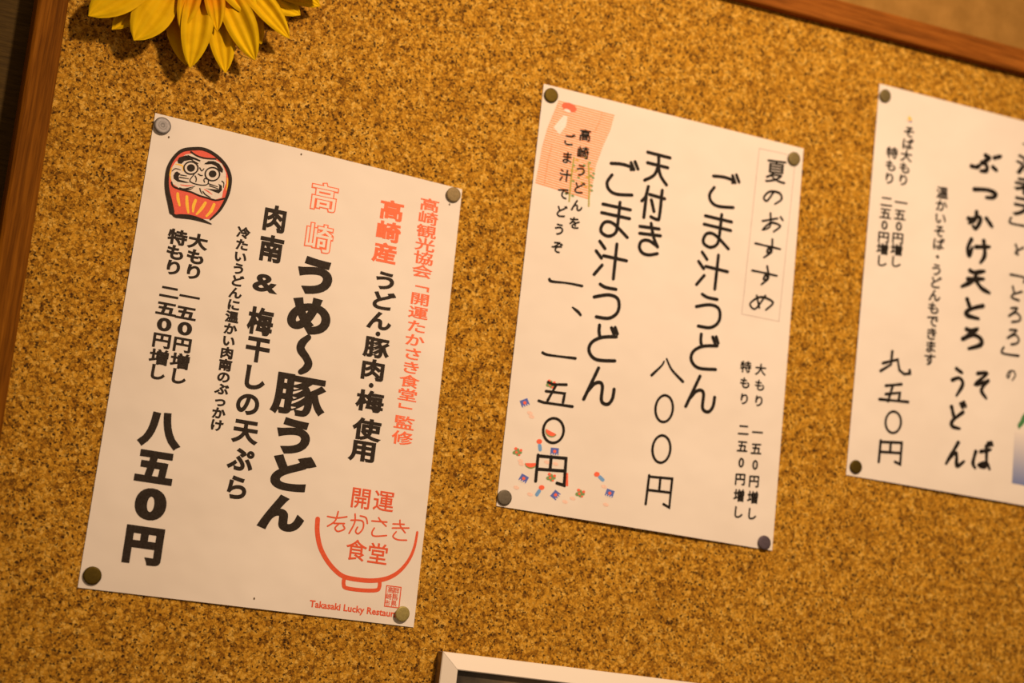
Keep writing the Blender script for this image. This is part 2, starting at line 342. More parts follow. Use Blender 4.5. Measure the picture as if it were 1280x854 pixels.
PRINT_LUCKY = [
 ('group','printed_line',[('text','printed_line','red','med',13.52,8.66,[('高',187.26,-19.04),('崎',187.37,-28.21),('観',187.47,-37.35),('光',187.57,-46.46),('協',187.67,-55.55),('会',187.78,-64.61)]),('text','printed_line','red','med',13.42,8.58,[('「',189.29,-76.28)]),('text','printed_line','red','med',13.31,8.21,[('開',188.76,-83.46),('運',188.71,-92.77),('た',188.66,-102.04),('か',188.61,-111.29),('さ',188.56,-120.51),('き',188.51,-129.69),('食',188.46,-138.85),('堂',188.41,-147.98)]),('text','printed_line','red','med',13.19,8.37,[('」',188.13,-155.57)]),('text','printed_line','red','med',13.7,8.86,[('監',188.55,-166.36),('修',188.56,-176.44)])]),
 ('group','printed_line',[('text','printed_line','red','bold',16.63,13.44,[('高',161.77,-28.25),('崎',161.31,-42.93),('産',160.86,-57.52)])]),
 ('group','printed_line',[('text','printed_line','ink','bold',17.01,12.71,[('う',163.69,-75.87),('ど',163.27,-89.39),('ん',162.86,-102.84)]),('text','printed_line','ink','bold',10.92,10.53,[('・',163.22,-111.72)]),('text','printed_line','ink','bold',16.87,13.62,[('豚',163.39,-120.77),('肉',162.98,-135.69)]),('text','printed_line','ink','bold',10.84,10.41,[('・',163.16,-145.99)]),('text','printed_line','ink','bold',18.38,13.51,[('梅',163.79,-156.39)]),('text','printed_line','ink','bold',18.28,13.92,[('使',164.1,-174.83),('用',163.59,-188.75)])]),
 ('group','printed_line',[('text','printed_line','red','hollow',18.88,19.12,[('高',115.32,-28.99),('崎',115.56,-56.54)])]),
 ('group','printed_line',[('text','printed_line','ink','xbold',31.03,26.21,[('う',117.04,-81.94)]),('text','printed_line','ink','xbold',30.75,26.0,[('め',116.46,-108.1)]),('stroke','printed_line','ink',[3.73,5.33,5.33,4.8,5.33,3.73],[[(117.62,-122.43),(114.04,-126.9),(113.79,-131.1),(117.75,-135.36),(119.95,-139.11),(118.76,-142.63),(115.78,-145.3)]],True,0),('text','printed_line','ink','xkanji',33.56,26.62,[('豚',116.69,-160.18)]),('text','printed_line','ink','xbold',29.16,24.38,[('う',117.29,-186.87)]),('text','printed_line','ink','xbold',31.07,24.23,[('ど',117.5,-210.26)]),('text','printed_line','ink','xbold',29.88,24.04,[('ん',115.9,-235.75)])]),
 ('group','printed_line',[('text','printed_line','ink','bold',15.8,17.27,[('肉',85.12,-49.96),('南',85.58,-69.88)]),('text','printed_line','ink','small',23.0,15.03,[('&',85.2,-92.99)]),('text','printed_line','ink','bold',16.11,17.49,[('梅',85.37,-117.91)]),('text','printed_line','ink','bold',15.52,16.87,[('干',86.12,-135.76)]),('text','printed_line','ink','bold',17.01,16.3,[('し',86.04,-153.95)]),('text','printed_line','ink','bold',15.91,15.7,[('の',84.84,-171.09)]),('text','printed_line','ink','bold',15.78,15.51,[('天',85.83,-188.57),('ぷ',85.64,-206.5),('ら',85.45,-224.3)])]),
 ('group','printed_line',[('text','printed_line','ink','bold',8.46,7.4,[('冷',66.45,-63.16),('た',66.52,-71.11),('い',66.58,-79.04),('う',66.64,-86.94),('ど',66.7,-94.82),('ん',66.76,-102.69),('に',66.82,-110.53),('温',66.88,-118.35),('か',66.94,-126.14),('い',67.0,-133.92),('肉',67.06,-141.67),('南',67.12,-149.41),('の',67.18,-157.12),('ぶ',67.24,-164.81),('っ',67.3,-172.48),('か',67.36,-180.13),('け',67.42,-187.76)])]),
 ('group','printed_line',[('text','printed_line','ink','bold',12.21,9.74,[('大',38.59,-74.67),('も',38.64,-84.61),('り',38.69,-94.51)]),('text','printed_line','ink','bold',12.63,8.14,[('一',38.63,-110.77)]),('text','printed_line','ink','bold',13.1,9.12,[('五',37.96,-121.23)]),('text','printed_line','ink','bold',17.08,10.6,[('0',38.66,-131.24)]),('text','printed_line','ink','small',12.0,9.57,[('円',38.57,-141.41),('増',38.84,-151.93)]),('text','printed_line','ink','bold',11.49,10.01,[('し',38.85,-161.35)])]),
 ('group','printed_line',[('text','printed_line','ink','bold',12.1,9.7,[('特',25.53,-74.52),('も',25.7,-84.37),('り',25.86,-94.19)]),('text','printed_line','ink','bold',12.03,8.61,[('二',25.74,-110.09)]),('text','printed_line','ink','bold',12.99,9.09,[('五',25.46,-120.86)]),('text','printed_line','ink','bold',16.94,10.56,[('0',25.64,-130.98)]),('text','printed_line','ink','small',11.9,9.53,[('円',25.62,-141.05),('増',25.64,-151.69)]),('text','printed_line','ink','bold',11.37,9.97,[('し',25.71,-161.01)])]),
 ('group','printed_line',[('text','printed_line','ink','xbold',24.62,23.24,[('八',33.27,-195.45)]),('text','printed_line','ink','xbold',23.51,22.57,[('五',33.37,-219.19)]),('text','printed_line','ink','xbold',35.15,24.33,[('0',34.21,-242.42)]),('text','printed_line','ink','xbold',25.2,24.13,[('円',33.62,-267.03)])]),
 ('group','bowl_emblem',[('stroke','printed_line','red2',[3.11,3.11,2.9,2.9,2.9,2.9,2.38,1.97,1.55],[[(139.62,-236.4),(140.48,-244.37),(143.59,-253.44),(148.96,-261.0),(155.3,-266.67),(161.95,-269.94),(172.62,-270.56),(182.53,-269.62),(190.99,-266.84),(197.91,-261.61),(203.25,-253.68),(205.94,-244.86),(206.62,-235.3)]],True,0),('stroke','printed_line','red2',[2.49],[[(161.86,-271.13),(162.1,-274.66),(164.12,-276.76),(174.72,-276.82),(183.96,-275.63),(185.8,-273.37),(185.58,-269.82)]],True,0),('text','printed_line','red2','round',13.34,13.27,[('開',166.07,-219.11)]),('text','printed_line','red2','round',13.47,13.32,[('運',181.48,-218.8)]),('stroke','printed_line','red2',[1.04],[[(145.82,-233.84),(152.04,-233.9),(158.43,-232.26)],[(152.35,-229.78),(151.08,-235.95),(146.66,-239.93)],[(150.68,-237.56),(157.41,-236.72)],[(153.78,-237.48),(151.69,-240.41),(153.81,-242.26),(157.88,-240.13),(156.7,-237.9)]],True,0),('stroke','printed_line','red2',[1.04],[[(161.41,-233.99),(168.86,-233.41),(170.08,-237.8),(167.48,-241.77),(165.44,-240.62),(166.31,-237.74)],[(163.59,-229.72),(164.06,-235.06),(161.31,-242.4)],[(167.2,-230.4),(171.06,-231.05),(172.53,-234.45)]],True,0),('stroke','printed_line','red2',[1.04],[[(175.29,-232.49),(185.33,-231.78)],[(179.49,-229.84),(181.25,-231.64),(185.17,-234.46)],[(177.5,-236.75),(176.29,-239.93),(178.18,-241.83),(186.21,-240.35)]],True,0),('stroke','printed_line','red2',[1.04],[[(189.6,-232.38),(197.15,-231.54)],[(189.57,-235.04),(200.61,-233.48)],[(193.92,-229.34),(194.8,-233.09),(198.48,-236.81)],[(192.39,-237.06),(190.65,-240.33),(194.04,-241.91),(200.11,-241.43)]],True,0),('text','printed_line','red2','round',13.25,13.12,[('食',167.46,-252.36)]),('text','printed_line','red2','round',13.37,13.19,[('堂',181.99,-252.67)])]),
 ('group','red_seal',[('stroke','printed_line','red2',[0.66],[[(190.57,-271.81),(200.32,-271.67),(200.56,-284.75),(190.83,-284.86),(190.57,-271.81)]],False,0),('stroke','printed_line','red2',[0.36],[[(195.47,-271.74),(195.66,-284.81)]],False,0),('text','printed_line','red2','round',3.75,3.78,[('高',193.48,-274.15),('崎',192.91,-278.42),('市',192.34,-282.69)]),('text','printed_line','red2','round',3.76,3.79,[('群',197.49,-274.19),('馬',197.18,-278.26),('県',196.88,-282.32)])]),
 ('latin','printed_line','red2','Takasaki Lucky Restaur','Takasaki Lucky Restaurant',(141.84,-291.3),(198.01,-290.87)),
 ('group','printed_doll_picture',[('poly','printed_picture','daruma_red',[[(19.57,-59.32),(17.31,-53.04),(14.85,-46.79),(13.4,-40.31),(13.16,-32.2),(15.34,-24.9),(19.71,-18.78),(26.57,-15.87),(33.74,-14.73),(41.45,-17.01),(48.19,-21.72),(52.11,-27.75),(53.19,-33.72),(52.54,-42.1),(49.25,-51.7),(44.31,-58.88),(38.45,-59.76),(31.78,-59.46),(22.02,-60.29)]],False,0),('poly','printed_picture','daruma_face',[[(16.97,-26.93),(22.62,-20.53),(27.66,-18.71),(29.25,-20.42),(34.02,-21.08),(40.49,-19.63),(46.14,-21.48),(49.63,-26.92),(50.61,-33.59),(49.44,-39.34),(49.38,-43.46),(45.66,-45.49),(39.61,-45.21),(31.55,-44.69),(22.79,-43.58),(16.78,-40.94),(15.35,-35.81),(15.5,-30.32)]],False,1),('poly','printed_picture','daruma_red',[[(25.8,-17.41),(31.88,-15.7),(37.36,-16.54),(41.3,-18.28),(39.17,-19.72),(32.53,-20.03),(28.41,-19.23)]],False,2),('stroke','printed_line','yellow',[0.52,0.98,0.52],[[(15.09,-31.09),(14.8,-35.25),(15.8,-38.77)],[(50.91,-30.08),(51.69,-34.04),(51.3,-38.25)],[(17.17,-28.25),(21.47,-28.32),(22.61,-31.48)]],True,2),('stroke','printed_line','yellow',[1.76,2.07,1.29],[[(21.41,-46.73),(22.1,-49.98),(23.71,-54.05)],[(27.34,-47.5),(28.16,-52.08),(29.83,-57.5)],[(33.14,-48.64),(32.4,-52.54),(32.62,-56.23)],[(39.51,-48.99),(37.52,-53.5),(35.11,-57.41)],[(45.15,-48.81),(43.84,-53.53),(41.43,-57.44)]],True,1),('stroke','printed_line','daruma_red',[0.52,0.83,0.31],[[(22.36,-40.75),(26.3,-40.58),(30.1,-39.41)],[(37.58,-40.53),(40.04,-41.36),(42.92,-42.79)]],True,2),('stroke','printed_line','ink',[0.88],[[(25.58,-18.15),(29.84,-19.94),(35.24,-20.32),(41.79,-19.34)],[(16.49,-40.32),(18.04,-42.71),(22.8,-43.71),(29.46,-43.98),(34.95,-45.19),(39.66,-45.54),(45.73,-45.96),(51.09,-43.65)]],True,3),('stroke','printed_line','ink',[0.83],[[(31.52,-27.6),(31.46,-29.02),(30.88,-30.39),(29.85,-31.53),(28.49,-32.32),(26.97,-32.65),(25.48,-32.49),(24.19,-31.86),(23.25,-30.83),(22.78,-29.53),(22.84,-28.12),(23.42,-26.75),(24.45,-25.61),(25.8,-24.82),(27.32,-24.48),(28.82,-24.64),(30.11,-25.27),(31.05,-26.3),(31.52,-27.6)],[(45.71,-28.6),(45.65,-30.12),(45.05,-31.58),(43.98,-32.79),(42.58,-33.62),(41.0,-33.96),(39.45,-33.78),(38.1,-33.1),(37.12,-31.99),(36.64,-30.59),(36.69,-29.08),(37.29,-27.63),(38.35,-26.41),(39.76,-25.58),(41.33,-25.23),(42.89,-25.41),(44.24,-26.09),(45.22,-27.2),(45.71,-28.6)]],True,3),('poly','printed_picture','ink',[[(29.65,-28.02),(29.65,-28.8),(29.39,-29.56),(28.92,-30.23),(28.27,-30.73),(27.51,-31.02),(26.72,-31.07),(25.97,-30.88),(25.34,-30.46),(24.88,-29.85),(24.64,-29.12),(24.65,-28.34),(24.9,-27.58),(25.38,-26.91),(26.02,-26.41),(26.78,-26.12),(27.57,-26.07),(28.32,-26.26),(28.96,-26.68),(29.42,-27.29)],[(43.74,-28.9),(43.73,-29.62),(43.47,-30.33),(43.0,-30.95),(42.36,-31.42),(41.61,-31.7),(40.83,-31.76),(40.1,-31.59),(39.48,-31.2),(39.04,-30.65),(38.81,-29.98),(38.83,-29.25),(39.09,-28.55),(39.56,-27.93),(40.2,-27.45),(40.94,-27.18),(41.72,-27.12),(42.45,-27.29),(43.07,-27.67),(43.52,-28.22)]],False,3),('poly','printed_picture','ink',[[(18.02,-26.01),(18.76,-23.45),(22.72,-21.19),(26.01,-21.01),(30.09,-21.61),(32.7,-23.43),(28.26,-22.7),(25.74,-23.61),(22.31,-25.05),(20.97,-27.2),(18.89,-27.39)],[(34.83,-24.33),(37.45,-21.69),(40.69,-20.97),(44.53,-21.97),(47.46,-24.98),(47.37,-27.55),(45.2,-26.51),(42.81,-23.94),(39.69,-23.26),(36.8,-24.1)]],False,3),('stroke','printed_line','ink',[0.41],[[(22.82,-21.86),(31.23,-24.79)],[(24.0,-20.91),(32.23,-22.51)],[(35.71,-23.45),(42.09,-21.35)]],True,3),('stroke','printed_line','ink',[0.62],[[(29.7,-32.32),(27.75,-36.16),(28.52,-37.71),(32.59,-38.32),(36.54,-38.01),(39.13,-36.63),(39.1,-33.69),(37.19,-33.42)],[(30.49,-33.17),(31.51,-34.66),(31.55,-36.7)],[(36.67,-33.53),(36.37,-34.63),(37.02,-35.86)],[(32.23,-31.42),(33.99,-32.07),(34.95,-31.85)],[(32.6,-27.23),(34.19,-28.94),(35.28,-27.32)]],True,3),('poly','printed_picture','ink',[[(18.83,-32.66),(21.31,-33.82),(20.23,-35.42),(20.9,-37.66),(23.24,-37.83),(27.92,-38.18),(25.39,-38.93),(20.14,-39.19),(17.42,-37.74),(16.99,-35.79),(17.65,-33.6)],[(45.78,-34.98),(48.25,-35.82),(48.7,-38.81),(47.04,-41.23),(44.3,-40.79),(40.16,-39.97),(38.13,-39.72),(44.05,-39.13),(46.65,-38.57),(46.68,-36.5)]],False,3),('stroke','printed_line','ink',[0.62,0.52,0.31],[[(15.9,-32.96),(17.6,-31.09),(20.91,-31.18)],[(21.41,-34.48),(25.35,-34.3)],[(20.99,-36.07),(26.91,-35.87)],[(39.62,-36.32),(45.75,-37.05)],[(40.47,-37.51),(46.27,-38.31)],[(47.81,-32.82),(49.18,-33.9),(49.43,-36.94)]],True,3),('stroke','printed_line','ink',[0.57,0.67,0.31],[[(22.02,-42.86),(25.31,-42.83),(31.48,-39.79)],[(34.58,-40.49),(35.52,-42.34),(36.73,-43.78)],[(36.81,-42.06),(38.72,-43.7),(42.25,-44.99)],[(24.7,-43.17),(28.57,-42.47),(30.35,-41.06)]],True,3),('stroke','printed_line','ink',[3.2,3.1,2.68,2.38,2.07,2.07,2.07,2.07,2.07,2.07,2.17,2.07,1.86,1.65,1.14],[[(19.57,-59.32),(17.31,-53.04),(14.85,-46.79),(13.4,-40.31),(13.16,-32.2),(15.34,-24.9),(19.71,-18.78),(26.57,-15.87),(33.74,-14.73),(41.45,-17.01),(48.19,-21.72),(52.11,-27.75),(53.19,-33.72),(52.54,-42.1),(49.25,-51.7),(44.31,-58.88)]],True,4),('stroke','printed_line','ink',[1.29,2.58,2.84,2.48,1.76,0.41],[[(20.04,-60.24),(22.18,-61.34),(25.38,-60.81),(31.88,-60.12),(38.58,-60.62),(45.42,-61.91)]],True,4)]),
]
